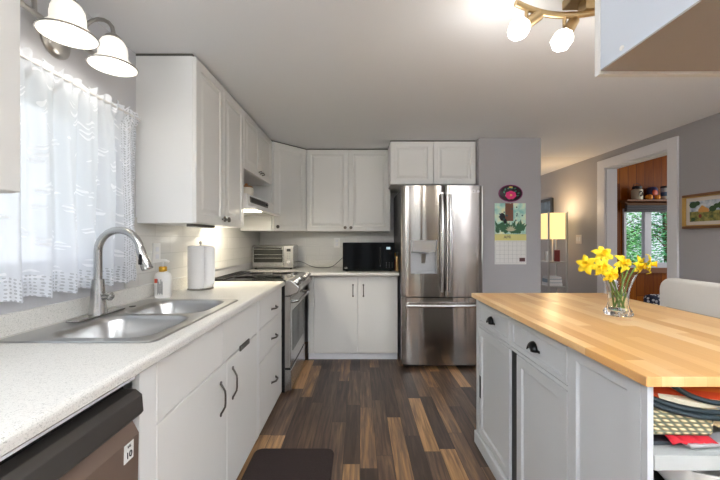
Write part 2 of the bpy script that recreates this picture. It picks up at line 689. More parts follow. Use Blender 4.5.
def tree(x, y, h, r, seed, m, label, nleaf=6500):
    rnd = random.Random(seed)
    t = thing('tree', label, 'tree', (x, y, -.5), 'trees outside the sunroom window')
    pts = [(x + .05 * math.sin(k), y, -.5 + h * .9 * k / 6) for k in range(7)]
    b = MB().tube(pts, [.12 - .015 * k for k in range(7)], 8)
    for k in range(14):
        a = rnd.random() * 6.28
        z = -.5 + h * (.3 + .6 * rnd.random())
        b.tube([(x, y, z), (x + math.cos(a) * r * .7, y + math.sin(a) * r * .7, z + .35)], [.03, .01], 5)
    b.build('trunk', bark_m, t)
    b = MB()
    cl = [(rnd.uniform(-.7, .7) * r, rnd.uniform(-.7, .7) * r, rnd.uniform(.2, 1) * h) for _ in range(42)]
    for _ in range(nleaf):
        c = rnd.choice(cl)
        p = Vector((x + c[0] + rnd.gauss(0, .2), y + c[1] + rnd.gauss(0, .2), -.5 + c[2] + rnd.gauss(0, .2)))
        q = Matrix.Translation(p) @ Matrix.Rotation(rnd.random() * 6, 4, 'Z') @ Matrix.Rotation(rnd.random() * 6, 4, 'X')
        s = rnd.uniform(.022, .045)
        b.add([(-s, 0, 0), (0, -s * .5, .01), (s, 0, 0), (0, s * .5, .01)], [(0, 1, 2, 3)], q)
    b.build('foliage', m, t)


tree(6.3, 8.4, 3.0, .9, 1, leafm[0], 'bright green bushy tree seen through the left sunroom window pane')
tree(8.6, 9.4, 3.8, 1.1, 2, leafm[1], 'bluish green tree seen through the right sunroom window pane', 8000)
tree(8.6, 12., 4.4, 1.7, 3, leafm[2], 'pale green tree farther off between the two nearer trees')

# ------------------------------------------------------------------ wall cabinets
def knob(p, direction, parent, m=pewter_m):
    d = Vector(direction)
    p = Vector(p)
    b = MB().tube([p, p + d * .012], .006, 10)
    b.tube([p + d * .012, p + d * .016, p + d * .024, p + d * .027], [.009, .018, .017, .007], 14)
    b.build('knob', m, parent)


def wall_cab(name, label, x0, x1, y0, y1, z0, z1, group='white wall cabinets'):
    t = thing(name, label, 'cabinet', ((x0 + x1) / 2, (y0 + y1) / 2, z0), group)
    box(x0, x1, y0, y1, z0, z1).build('body', carc_m, t, bevel=.001)
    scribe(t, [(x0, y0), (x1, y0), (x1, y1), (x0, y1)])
    return t


TD = .02
ZT = 2.243
gap_shade_m = mat('gap_shade_dark', '5b5853', .8)


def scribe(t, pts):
    MB().prism(pts, 'z', ZT, ZC - .0005).build('gap_shade_strip', gap_shade_m, t)  # dark strip painted as the shade between cabinet top and ceiling


# near left cabinet (only its far end is in the picture)
t = wall_cab('wall_cabinet', 'white wall cabinet cut by the left edge of the picture, left of the sink curtain', XL, -.916, .12, .888, 1.362, ZT)
for k, y in enumerate((.12, .505)):
    d = MB().panel(.381, ZT - 1.362 - .004, TD, RAISED, place(-.916, y, 1.364, 90)).build('door', cab_m, t)
# left double cabinet
t = wall_cab('wall_cabinet', 'white double-door wall cabinet with a blank side panel, right of the sink window', XL, -.916, 1.83, 2.585, 1.33, ZT)
for y, kn in ((1.832, 2.175), (2.210, 2.245)):
    d = MB().panel(.374, ZT - 1.334, TD, RAISED, place(-.916, y, 1.332, 90)).build('door', cab_m, t)
    knob((-.896, kn, 1.372), (1, 0, 0), d)
# cabinet above hood
t = wall_cab('wall_cabinet', 'short white double-door wall cabinet above the range hood', XL, -.916, 2.59, 3.405, 1.79, ZT)
for y, kn in ((2.592, 2.965), (2.999, 3.035)):
    d = MB().panel(.404, ZT - 1.794, TD, RAISED, place(-.916, y, 1.792, 90)).build('door', cab_m, t)
    b = MB().tube([(-.896, kn, 1.835), (-.872, kn, 1.84), (-.872, kn + .03, 1.83), (-.896, kn + .03, 1.825)], .005, 8)
    b.build('pull', pewter_m, d)
# diagonal corner cabinet
t = thing('corner_wall_cabinet', 'white diagonal corner wall cabinet with one tall door, above the toaster oven', 'cabinet', (-1, 3.8, 1.33), 'white wall cabinets')
A, B = Vector((-.905, 3.425)), Vector((-.612, 3.748))
MB().prism([(XL, 3.41), (-.905, 3.41), (-.905, 3.425), (-.612, 3.748), (-.604, 3.748), (-.604, YB - .01), (XL, YB - .01)], 'z', 1.33, ZT).build('body', carc_m, t)
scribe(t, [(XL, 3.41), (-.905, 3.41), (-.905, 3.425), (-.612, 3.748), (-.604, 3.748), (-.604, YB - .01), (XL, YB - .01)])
dv = B - A
ang = math.degrees(math.atan2(dv.y, dv.x))
d = MB().panel(dv.length - .02, ZT - 1.334, TD, RAISED, place(A.x + .008, A.y + .008, 1.332, ang)).build('door', cab_m, t)
nrm = Vector((dv.y, -dv.x)).normalized()
q = A + dv.normalized() * .05 + nrm * TD
knob((q.x, q.y, 1.372), (nrm.x, nrm.y, 0), d)
# back double cabinet
t = wall_cab('wall_cabinet', 'white double-door wall cabinet on the back wall above the microwave', -.602, .34, 3.76, YB - .01, 1.33, ZT)
for x, kn in ((-.600, -.165), (-.129, -.1)):
    d = MB().panel(.467, ZT - 1.334, TD, RAISED, place(x, 3.76, 1.332, 0)).build('door', cab_m, t)
    knob((kn, 3.74, 1.372), (0, -1, 0), d)
# over fridge
t = wall_cab('wall_cabinet', 'short deep white double-door wall cabinet above the steel fridge', .311, 1.184, 3.44, YB - .01, 1.802, ZT)
for x in (.313, .750):
    MB().panel(.432, ZT - 1.806, TD, RAISED, place(x, 3.44, 1.804, 0)).build('door', cab_m, t)
# hanging cabinet top right
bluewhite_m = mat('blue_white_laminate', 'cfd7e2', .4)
t = thing('hanging_cabinet', 'pale hanging cabinet seen from below in the top right corner', 'cabinet', (1.1, .75, 1.70))
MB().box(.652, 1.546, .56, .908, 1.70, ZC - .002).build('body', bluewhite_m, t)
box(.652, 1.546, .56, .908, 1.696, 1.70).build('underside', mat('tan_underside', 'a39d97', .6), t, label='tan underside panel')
MB().panel(.905, ZC - .006 - 1.689, TD, RAISED, place(1.555, .910, 1.689, 180)).build('door', cab_m, t)
MB().cyl((.6525, .833, 1.716), (.6495, .833, 1.716), .006).build('screw_cover', white_m, t)

# under cabinet light
t = thing('under_cabinet_light', 'small dark light bar under the wall cabinet right of the window', 'light', (-.96, 2.0, 1.33))
box(-.985, -.935, 1.9, 2.16, 1.314, 1.329).build('housing', pewter_m, t, bevel=.002)
box(-.98, -.94, 1.91, 2.15, 1.311, 1.314).build('lens', white_m, t)
point('splash_glow', (-1.05, 2.45, 1.25), .25, (1, .94, .8), .04)

# ------------------------------------------------------------------ range hood and crock
t = thing('range_hood', 'white range hood under the short wall cabinet with lit lamp', 'range hood', (-1.0, 3.0, 1.48))
MB().prism([(XL + .009, 1.50), (-.868, 1.50), (-.88, 1.60), (XL + .009, 1.60)], 'y', 2.60, 3.395).build('body', white_m, t, bevel=.003)
MB().prism([(XL + .009, 1.478), (-.80, 1.478), (-.80, 1.492), (-.868, 1.502), (XL + .009, 1.502)], 'y', 2.595, 3.40).build('lip', white_m, t, bevel=.002)
vp = box(-.879, -.868, 2.66, 3.16, 1.535, 1.582).build('control_panel', pewter_m, t)
b = MB()
for k in range(16):
    b.box(-.868, -.866, 2.69 + k * .024, 2.70 + k * .024, 1.542, 1.575)
b.build('vent_slots', black_m, vp)
b = MB()
for y in (3.09, 3.125):
    b.cyl((-.868, y, 1.558), (-.858, y, 1.558), .009)
b.build('switches', black_m, vp)
box(-1.0, -.84, 2.66, 2.86, 1.474, 1.478).build('lamp_lens', hoodlamp_m, t)
box(-1.18, -.86, 2.92, 3.34, 1.472, 1.478).build('grease_filter', nickel_m, t)
area('hood_light', (-.93, 2.76, 1.468), (0, 0, 0), .14, .18, 3., (1, .9, .7))
t = thing('crock', 'small cream lidded crock on top of the range hood', 'pot', (-.96, 2.83, 1.601))
MB().lathe([(.045, .0), (.057, .02), (.06, .05), (.054, .075), (.0, .077)], (-.96, 2.83, 1.601)).build('bowl', jar_m, t)
MB().lathe([(.055, .076), (.05, .088), (.015, .096), (.01, .112), (.0, .115)], (-.96, 2.83, 1.601)).build('lid', mat('brown_lid', 'a5764e', .5), t)

# ------------------------------------------------------------------ counters
CF, CT = -.596, .91
def edge_profile(xb, xf, z=CT, t_=.036, r=.014):
    pts = [(xb, z - t_), (xb, z)]
    for k in range(5):
        a = PI / 2 * (1 - k / 4)
        pts.append((xf - r + r * math.cos(a), z - r + r * math.sin(a)))
    pts += [(xf, z - t_ + .006), (xf - .006, z - t_)]
    return pts


t = thing('countertop', 'pale speckled laminate worktop running from the near left corner to the stove', 'countertop', (-.9, 1.2, .874))
b = MB()
HX0, HX1, HY0, HY1 = -1.145, -.685, 1.095, 1.80
b.prism(edge_profile(HX1, CF), 'y', -.6, 2.655)
b.box(XL + .002, HX0, -.6, 2.655, .874, CT).box(HX0, HX1, -.6, HY0, .874, CT).box(HX0, HX1, HY1, 2.655, .874, CT)
b.build('worktop', counter_m, t)
MB().box(XL + .002, XL + .022, -.6, 2.655, CT, .985).build('upstand', counter_m, t, bevel=.004)
t = thing('countertop', 'pale laminate worktop along the back wall under toaster oven and microwave', 'countertop', (-.4, 3.7, .874))
b = MB()
b.prism([(-(x - 0) , z) for x, z in [(0, 0)]] if False else [(3.40 + (CF - x) - .05, z) for x, z in edge_profile(-1.31, CF)], 'x', XL + .01, .392)
b.build('worktop', counter_m, t)
MB().box(XL + .01, .392, YB - .026, YB - .009, CT, .985).build('upstand', counter_m, t, bevel=.004)


# ------------------------------------------------------------------ sink
def rrect(cx, cy, w_, h_, r, z, n=7):
    pts = []
    for qx, qy, a0 in ((1, 1, 0), (-1, 1, 90), (-1, -1, 180), (1, -1, 270)):
        for k in range(n + 1):
            a = R(a0 + 90 * k / n)
            pts.append(Vector((cx + qx * (w_ / 2 - r) + r * math.cos(a), cy + qy * (h_ / 2 - r) + r * math.sin(a), z)))
    return pts


def make_sink():
    t = thing('kitchen_sink', 'double-bowl stainless steel drop-in sink in the left worktop', 'sink', (-.91, 1.45, CT))
    bm = bmesh.new()
    def loop(pts):
        return [bm.verts.new(p) for p in pts]
    def bridge(a, b_):
        n = len(a)
        for i in range(n):
            j = (i + 1) % n
            fc = bm.faces.new((a[i], a[j], b_[j], b_[i]))
            fc.smooth = True
    zt = CT + .006
    cx, cy = -.9125, 1.4475
    outer0 = loop(rrect(cx, cy, .515, .765, .03, CT + .0005))
    outer = loop(rrect(cx, cy, .505, .755, .026, zt))
    bridge(outer0, outer)
    inner = [loop(rrect(-.884, y, .372, .330, .085, zt)) for y in (1.268, 1.630)]
    edges = []
    for l in [outer] + inner:
        for i in range(len(l)):
            e = bm.edges.get((l[i], l[(i + 1) % len(l)])) or bm.edges.new((l[i], l[(i + 1) % len(l)]))
            edges.append(e)
    bmesh.ops.triangle_fill(bm, use_beauty=True, edges=edges)
    def sink_bowl(l, y):
        prev = l
        for dz, ins, r in ((-.004, .006, .08), (-.02, .012, .078), (-.10, .018, .075), (-.15, .03, .07), (-.168, .055, .06), (-.174, .09, .04)):
            nx = loop(rrect(-.884, y, .372 - 2 * ins, .330 - 2 * ins, r, zt + dz))
            bridge(prev, nx)
            prev = nx
        bm.faces.new(prev)
    for l, y in zip(inner, (1.268, 1.630)):
        sink_bowl(l, y)
    bmesh.ops.recalc_face_normals(bm, faces=bm.faces)
    me = bpy.data.meshes.new('basin')
    for v in bm.verts:
        v.co -= origin(t)
    bm.to_mesh(me)
    bm.free()
    me.materials.append(sink_m)
    o = bpy.data.objects.new('basin', me)
    col.objects.link(o)
    o.parent = t
    for y in (1.262, 1.630):
        MB().lathe([(.0, .0), (.042, .0), (.045, .003), (.03, .004), (.028, .001)], (-.872, y, zt - .1735)).build('drain', chrome_m, t)
    MB().lathe([(.014, .0), (.014, .002), (.0, .003)], (-1.10, 1.62, zt)).build('hole_cap', black_m, t)


make_sink()

# faucet
fx, fy, fz = -1.118, 1.43, CT + .006
t = thing('kitchen_faucet', 'tall brushed steel gooseneck faucet behind the sink', 'faucet', (fx, fy, fz))
b = MB().box(fx - .028, fx + .028, fy - .13, fy + .13, fz, fz + .008)
b.build('deck_plate', steel_m, t, bevel=.004)
MB().lathe([(.033, .008), (.033, .014), (.029, .05), (.025, .12), (.022, .155), (.0, .16)], (fx, fy, fz)).build('body', steel_m, t)
pts = [(fx, fy, fz + .155), (fx, fy, fz + .22)]
ra = .090
zc_ = 1.190
for k in range(0, 13):
    a = PI - PI * .97 * k / 12
    pts.append((fx + ra + ra * math.cos(a), fy, zc_ + ra * math.sin(a)))
MB().tube(pts, .0155, 14).build('spout', steel_m, t)
e = Vector(pts[-1])
dr = (e - Vector(pts[-2])).normalized()
dr = (dr + Vector((.14, 0, 0))).normalized()
hd = MB().tube([e - dr * .005, e, e + dr * .03, e + dr * .088, e + dr * .092], [.0165, .0175, .018, .023, .021], 18).build('spray_head', steel_m, t)
q = e + dr * .045
box(q.x - .02, q.x - .017, q.y - .006, q.y + .006, q.z - .022, q.z + .022).build('spray_button', black_m, hd)
box(q.x - .006, q.x + .006, q.y - .0245, q.y - .0215, q.z - .022, q.z + .022).build('spray_button', black_m, hd)
h = MB().tube([(fx, fy, fz + .075), (fx + .045, fy, fz + .082)], .012, 12)
h.tube([(fx + .045, fy, fz + .082), (fx + .056, fy, fz + .083), (fx + .062, fy, fz + .084)], [.018, .018, .012], 16)
h.tube([(fx + .054, fy, fz + .083), (fx + .058, fy - .055, fz + .10)], [.005, .0035], 8)
h.build('handle', steel_m, t)

# soap bottle
sx_, sy_ = -1.105, 1.90
sp = P(163, 298, 1.92)
bx, by, bz = sp.x, 1.92, CT
t = thing('soap_bottle', 'white soap pump bottle with gold collar at the far end of the sink', 'bottle', (bx, by, bz))
MB().lathe([(.0, .0), (.043, .0), (.046, .006), (.046, .118), (.042, .134), (.024, .146), (.018, .15), (.0, .15)], (bx, by, bz), sy=.7).build('body', white_m, t)
MB().lathe([(.019, .146), (.021, .15), (.021, .172), (.017, .176), (.0, .176)], (bx, by, bz)).build('collar', gold_m, t)
b = MB().tube([(bx, by, bz + .174), (bx, by, bz + .205)], .006, 10).tube([(bx - .01, by, bz + .208), (bx + .014, by, bz + .210), (bx + .035, by, bz + .203)], [.010, .008, .005], 10)
b.build('pump', white_m, t)
b = MB().box(bx - .029, bx - .013, by - .0335, by - .027, bz + .085, bz + .108)
b.build('label_mark', redlabel_m, t)
b = MB()
for k in range(5):
    b.box(bx - .012 + k * .006, bx - .0095 + k * .006, by - .0340, by - .030, bz + .02 + .006 * (k % 2), bz + .105 - .012 * (k % 3))
b.build('label_print', greyprint_m, t)

# paper towel
px_, py_ = -1.065, 2.24
t = thing('paper_towel_holder', 'roll of white paper towel upright on a wire stand beside the soap bottle', 'paper towel', (px_, py_, CT))
b = MB().tube([(px_, py_, CT), (px_, py_, CT + .305)], .005, 8).ball((px_, py_, CT + .308), .011)
ring = [(px_ + .08 * math.cos(a * PI / 12), py_ + .08 * math.sin(a * PI / 12), CT + .005) for a in range(25)]
b.tube(ring, .004, 6)
for k in range(4):
    a = PI / 4 + k * PI / 2
    b.tube([(px_, py_, CT + .005), (px_ + .08 * math.cos(a), py_ + .08 * math.sin(a), CT + .005)], .003, 6)
b.build('stand', nickel_m, t)
b = MB().lathe([(.02, .012), (.078, .012), (.079, .016), (.079, .284), (.077, .288), (.02, .288), (.02, .012)], (px_, py_, CT))
b.build('roll', paper_m, t)
vs = []
n = 8
for k in range(n):
    u = k / (n - 1)
    x = px_ + .05 + .065 * u
    y = py_ - .062 - .012 * math.sin(u * 5)
    vs += [(x, y, CT + .02 + .02 * u), (x, y, CT + .285 - .012 * u), (x, y + .002, CT + .285 - .012 * u), (x, y + .002, CT + .02 + .02 * u)]
fs = [(0, 1, 2, 3), (4 * n - 4, 4 * n - 1, 4 * n - 2, 4 * n - 3)]
for k in range(n - 1):
    for i in range(4):
        j = (i + 1) % 4
        fs.append((4 * k + i, 4 * k + 4 + i, 4 * k + 4 + j, 4 * k + j))
MB().add(vs, fs, None, True).build('loose_sheet', paper_m, t)

# wall outlets on the splash
def outlet(x, y, z, facing, label):
    t = thing('wall_outlet', label, 'outlet', (x, y, z), 'outlets on the tiled splash')
    M = place(x, y, z, facing)
    box(-.036, .036, -.006, 0, -.058, .058, M).build('cover_plate', white_m, t, bevel=.002)
    b = MB()
    for dz in (-.022, .022):
        b.box(-.015, .015, -.008, -.006, dz - .013, dz + .013, M)
    b.build('sockets', trim_m, t)


outlet(XL + .008, 2.0, 1.16, 90, 'white outlet plate on the tiles between soap bottle and window')
outlet(-.28, YB - .008, 1.20, 0, 'white outlet plate on the back wall tiles by the microwave')

# ------------------------------------------------------------------ base cabinets
BX = -.64      # carcass front of the left run, fronts end at -.62
def bar_pull(p0, p1, out, parent, m=pewter_m, bow=.022, r=.0045):
    p0, p1, out = Vector(p0), Vector(p1), Vector(out)
    pts = [p0]
    for k in range(1, 8):
        u = k / 8
        pts.append(p0.lerp(p1, u) + out * bow * min(1, math.sin(PI * u) * 1.3))
    pts.append(p1)
    b = MB().tube(pts, r, 8)
    for p in (p0, p1):
        b.tube([p, p + out * .004], .009, 10)
    return b.build('pull', m, parent)


white_base = 'white base cabinets'
t = thing('base_cabinet', 'white sink base cabinet with two doors and bow handles beside the floor mat', 'cabinet', (-.9, 1.5, 0), white_base)
MB().box(XL + .01, BX, 1.015, 1.033, .03, .872).box(XL + .01, BX, 2.0, 2.018, .03, .872).box(XL + .01, BX, 1.033, 2.0, .03, .05) \
    .box(BX - .018, BX, 1.033, 2.0, .05, .10).box(BX - .018, BX, 1.033, 2.0, .84, .872).box(BX - .018, BX, 1.033, 2.0, .655, .69).build('body', carc_m, t)
box(BX, -.620, .942, 1.018, .03, .868).build('filler_strip', carc_m, t)
MB().panel(.485, .19, TD, FLAT, place(BX, 1.022, .678, 90)).build('false_front', cab_m, t)
ff = MB().panel(.505, .19, TD, FLAT, place(BX, 1.51, .678, 90)).build('false_front', cab_m, t)
d1 = MB().panel(.537, .64, TD, FLAT, place(BX, 1.022, .034, 90)).build('door', cab_m, t)
d2 = MB().panel(.453, .64, TD, FLAT, place(BX, 1.562, .034, 90)).build('door', cab_m, t)
bar_pull((-.62, 1.49, .46), (-.62, 1.49, .60), (1, 0, 0), d1)
bar_pull((-.62, 1.63, .47), (-.62, 1.63, .615), (1, 0, 0), d2)
box(-.62, -.612, 1.72, 1.86, .664, .692).build('pull', pewter_m, d2, bevel=.003, label='flat dark pull at the top edge')
t = thing('base_cabinet', 'white three-drawer base cabinet left of the stove', 'cabinet', (-.9, 2.35, 0), white_base)
box(XL + .01, BX, 2.022, 2.652, .03, .872).build('body', carc_m, t)
box(BX, -.622, 2.022, 2.062, .03, .868).build('filler_strip', carc_m, t)
for z0, z1, hz in ((.034, .472, .235), (.476, .677, .545), (.681, .868, .752)):
    d = MB().panel(.586, z1 - z0, TD, FLAT, place(BX, 2.065, z0, 90)).build('drawer', cab_m, t)
    bar_pull((-.62, 2.35, hz), (-.62, 2.46, hz), (1, 0, 0), d, bow=.025, r=.006)
# back base cabinet
t = thing('base_cabinet', 'white two-door base cabinet on the back wall between stove and fridge', 'cabinet', (-.1, 3.7, 0), white_base)
box(-.535, .388, 3.45, YB - .03, .07, .872).build('body', carc_m, t)
box(-.535, .388, 3.47, 3.49, 0, .07).build('toe_kick', trim_m, t)
box(-.52, -.475, 3.43, 3.45, .075, .868).build('filler_strip', cab_m, t)
for x, kx in ((-.470, -.072), (-.023, .035)):
    d = MB().panel(.444 if x < -.1 else .405, .793, TD, FLAT, place(x, 3.45, .075, 0)).build('door', cab_m, t)
    bar_pull((kx, 3.43, .66), (kx, 3.43, .775), (0, -1, 0), d)

# dishwasher
t = thing('dishwasher', 'slate-coloured dishwasher under the worktop at the bottom left', 'dishwasher', (-.9, .66, 0))
box(XL + .05, -.66, .345, .935, .02, .865).build('tub', black_m, t)
box(-.66, -.628, .345, .935, .852, .870).build('top_strip', trim_m, t)
MB().prism([(-.66, .10), (-.625, .10), (-.614, .705), (-.638, .750), (-.66, .750)], 'y', .345, .930).build('door', slate_m, t)
MB().prism([(-.66, .757), (-.606, .757), (-.600, .765), (-.604, .812), (-.622, .826), (-.66, .826)], 'y', .345, .930).build('handle_bar', mat('dark_handle', '5c5855', .38, .6), t, bevel=.002)
st = MB().prism([(-.6172, .652), (-.6142, .652), (-.6132, .70), (-.6162, .70)], 'y', .872, .908).build('sticker', white_m, t)
text('lettering', '10', .024, (-.6130, .890, .668), 90, black_m, st)
text('lettering', 'LG', .010, (-.6125, .890, .691), 90, black_m, st)

# ------------------------------------------------------------------ stove
t = thing('stove', 'stainless steel slide-in electric range with black glass cooktop', 'stove', (-.9, 3.04, 0))
SY0, SY1 = 2.668, 3.345
box(XL + .03, -.60, SY0, SY1, .02, .90).build('body', black_m, t)
ck = box(XL + .012, -.59, SY0 - .004, SY1 + .002, .90, .917).build('cooktop', blackglass_m, t, bevel=.003)
b = MB()
for k in range(22):
    y = SY0 + .05 + k * .03
    b.box(XL + .03, XL + .12, y, y + .012, .9225, .925)
MB().box(XL + .014, XL + .13, SY0 + .01, SY1 - .01, .917, .9225).build('rear_vent', mat('dark_grey_metal', '3a3a3a', .4, .6), ck)
b.build('vent_slots', black_m, ck)
for cx_, cy_, r_ in ((-.98, 2.86, .10), (-.98, 3.2, .08), (-.74, 2.86, .08), (-.74, 3.2, .10)):
    MB().lathe([(r_, 0), (r_, .0004), (r_ - .004, .0004), (r_ - .004, 0)], (cx_, cy_, .9171)).build('burner_ring', mat('burner_grey', '4a4a4c', .4), ck)
cp = MB().prism([(-.60, .916), (-.56, .918), (-.545, .913), (-.487, .862), (-.482, .842), (-.495, .815), (-.545, .795), (-.60, .79)], 'y', SY0 - .004, SY1 + .002).build('control_panel', steel_m, t, bevel=.006)
nv = Vector((.051, 0, .058)).normalized()
for k, y in enumerate((2.73, 2.82, 3.01, 3.19, 3.28)):
    c0 = Vector((-.516, y, .8885))
    if k == 2:
        pts = [c0 + Vector((-.018, -.07, .016)), c0 + Vector((.018, -.07, -.016)), c0 + Vector((.018, .07, -.016)), c0 + Vector((-.018, .07, .016))]
        MB().add([p + nv * .002 for p in pts] + [p - nv * .002 for p in pts], [(0, 1, 2, 3), (7, 6, 5, 4), (0, 4, 5, 1), (1, 5, 6, 2), (2, 6, 7, 3), (3, 7, 4, 0)]).build('display', blackglass_m, cp)
    else:
        MB().tube([c0, c0 + nv * .006, c0 + nv * .012, c0 + nv * .032, c0 + nv * .036], [.027, .027, .021, .019, .014], 16).build('knob', steel_m, cp)
dr_ = box(-.60, -.552, SY0, SY1, .215, .785).build('oven_door', steel_m, t, bevel=.004)
box(-.553, -.550, SY0 + .08, SY1 - .08, .33, .66).build('oven_window', blackglass_m, dr_)
h = MB().tube([(-.552, SY0 + .06, .735), (-.508, SY0 + .06, .742), (-.500, SY0 + .09, .742), (-.494, 3.03, .742), (-.500, SY1 - .09, .742), (-.508, SY1 - .06, .742), (-.552, SY1 - .06, .735)], .0125, 10)
h.build('handle', steel_m, dr_)
box(-.60, -.548, SY0, SY1, .035, .20).build('storage_drawer', steel_m, t, bevel=.004)
box(-.6, -.557, SY0 + .01, SY1 - .01, .20, .215).build('gap_strip', black_m, t)

# ------------------------------------------------------------------ toaster oven, microwave, cord, spice jars
t = thing('toaster_oven', 'silver toaster oven in the back corner of the worktop', 'toaster oven', (-.97, 3.86, CT))
x0, x1, y0, y1, z0, z1 = -1.205, -.730, 3.70, 3.98, CT + .012, CT + .270
box(x0, x1, y0 + .012, y1, z0, z1).build('case', steel_m, t, bevel=.02)
b = MB()
for x in (x0 + .04, x1 - .04):
    for y in (y0 + .04, y1 - .04):
        b.cyl((x, y, CT), (x, y, z0 + .01), .014)
b.build('feet', black_m, t)
d = box(x0 + .02, x1 - .115, y0, y0 + .012, z0 + .022, z1 - .018).build('door', steel_m, t, bevel=.003)
box(x0 + .032, x1 - .125, y0 - .002, y0, z0 + .065, z1 - .05).build('door_glass', mat('oven_glass', '26271f', .08, coat=.5), d)
b = MB()
for z in (.11, .15):
    b.box(x0 + .04, x1 - .135, y0 - .004, y0 - .002, z0 + z, z0 + z + .004)
b.build('rack', nickel_m, d)
b = MB().tube([(x0 + .04, y0 - .025, z1 - .035), (x1 - .135, y0 - .025, z1 - .035)], .009, 10)
for x in (x0 + .06, x1 - .155):
    b.box(x - .006, x + .006, y0 - .025, y0, z1 - .042, z1 - .028)
b.build('handle', black_m, d)
c = box(x1 - .105, x1 - .012, y0 + .002, y0 + .012, z0 + .01, z1 - .01).build('control_panel', nickel_m, t)
MB().cyl((x1 - .058, y0 + .002, z0 + .065), (x1 - .058, y0 - .02, z0 + .065), .022).build('dial', chrome_m, c)
b = MB()
for z in (.11, .135, .16):
    for x in (-.07, -.046):
        b.cyl((x1 + x, y0 + .002, z0 + z), (x1 + x, y0 - .003, z0 + z), .006, 10)
b.build('buttons', greyprint_m, c)
box(x1 - .08, x1 - .036, y0, y0 + .002, z0 + .185, z0 + .215).build('display', black_m, c)

t = thing('microwave', 'black microwave oven on the back worktop beside the fridge', 'microwave', (.09, 3.68, CT))
x0, x1, y0, y1, z0, z1 = -.178, .357, 3.45, 3.86, CT + .008, CT + .298
box(x0, x1, y0 + .02, y1, z0, z1).build('case', black_m, t, bevel=.006)
d = box(x0, x1 - .125, y0, y0 + .019, z0, z1).build('door', blackglass_m, t, bevel=.003)
h = MB().tube([(x1 - .150, y0, z1 - .05), (x1 - .150, y0 - .025, z1 - .06), (x1 - .150, y0 - .025, z0 + .06), (x1 - .150, y0, z0 + .05)], .008, 8).build('handle', black_m, d)
text('lettering', 'LG', .022, (x0 + .035, y0 - .0015, z0 + .028), 0, white_m, d)
c = box(x1 - .122, x1, y0 + .001, y0 + .019, z0, z1).build('control_panel', blackglass_m, t, bevel=.002)
box(x1 - .085, x1 - .045, y0 - .001, y0 + .001, z1 - .07, z1 - .045).build('display', mat('lit_display', '303436', .4, emit='9fb8c0', es=.6), c)
b = MB()
for i in range(3):
    for k in range(3):
        b.box(x1 - .09 + i * .03, x1 - .08 + i * .03, y0 - .001, y0 + .001, z0 + .035 + k * .022, z0 + .039 + k * .022)
b.build('key_marks', greyprint_m, c)
b = MB()
for x in (x0 + .04, x1 - .04):
    for y in (y0 + .05, y1 - .04):
        b.cyl((x, y, CT), (x, y, z0 + .004), .014)
b.build('feet', black_m, t)

pts = [P(296, 262.5, 3.97), P(302, 263, 3.95), P(312, 267.5, 3.86), P(322, 268.8, 3.82), P(332, 267.5, 3.84), P(339, 262, 3.90), P(344, 257.5, 3.95)]
for p in pts:
    p.z = max(p.z, CT + .005)
fine = []
for i in range(len(pts) - 1):
    a, b_, c_, d_ = pts[max(0, i - 1)], pts[i], pts[i + 1], pts[min(len(pts) - 1, i + 2)]
    for k in range(6):
        u = k / 6
        fine.append(.5 * ((2 * b_) + (c_ - a) * u + (2 * a - 5 * b_ + 4 * c_ - d_) * u * u + (3 * b_ - a - 3 * c_ + d_) * u ** 3))
fine.append(pts[-1])
tag(MB().tube(fine, .0035, 8).build('power_cord', cord_m), 'thin black power cord lying between toaster oven and microwave', 'cord')

for k, (x, y, c1, c2, hgt, lb) in enumerate(((.383, 3.47, 'b08a5a', '2b2b2b', .20, 'tall tan spice bottle with dark cap squeezed between microwave and fridge'),
                                             (.380, 3.535, 'a63a2c', 'd8c9a0', .15, 'red spice bottle squeezed between microwave and fridge'),
                                             (.380, 3.60, '6d4b2c', 'b98a3a', .185, 'brown spice bottle rearmost beside the microwave'))):
    t = thing('spice_bottle', lb, 'bottle', (x, y, CT), 'spice bottles beside the microwave')
    MB().lathe([(.012, 0), (.0145, .004), (.0145, hgt * .72), (.008, hgt * .8), (.0, hgt * .8)], (x, y, CT), 14).build('jar', mat('spice_%d' % k, c1, .3), t)
    MB().lathe([(.009, hgt * .8), (.011, hgt * .81), (.011, hgt), (.0, hgt)], (x, y, CT), 14).build('cap', mat('cap_%d' % k, c2, .4), t)

# ------------------------------------------------------------------ fridge
t = thing('refrigerator', 'stainless steel french-door refrigerator with water dispenser', 'refrigerator', (.79, 3.6, 0))
X0, X1, YF, ZTOP = .398, 1.178, 3.185, 1.755
box(X0 + .01, X1 - .01, YF + .075, YB - .01, .03, 1.742).build('case', mat('fridge_side', '5b5c60', .45, .3), t, bevel=.004)
b = MB()
for x in (X0 + .1, X1 - .1):
    b.cyl((x, YF + .15, 0), (x, YF + .15, .035), .02)
    b.cyl((x, YB - .1, 0), (x, YB - .1, .035), .02)
b.build('feet', black_m, t)
box(X0 + .02, X1 - .02, YF + .05, YF + .075, .02, .045).build('grille', black_m, t)


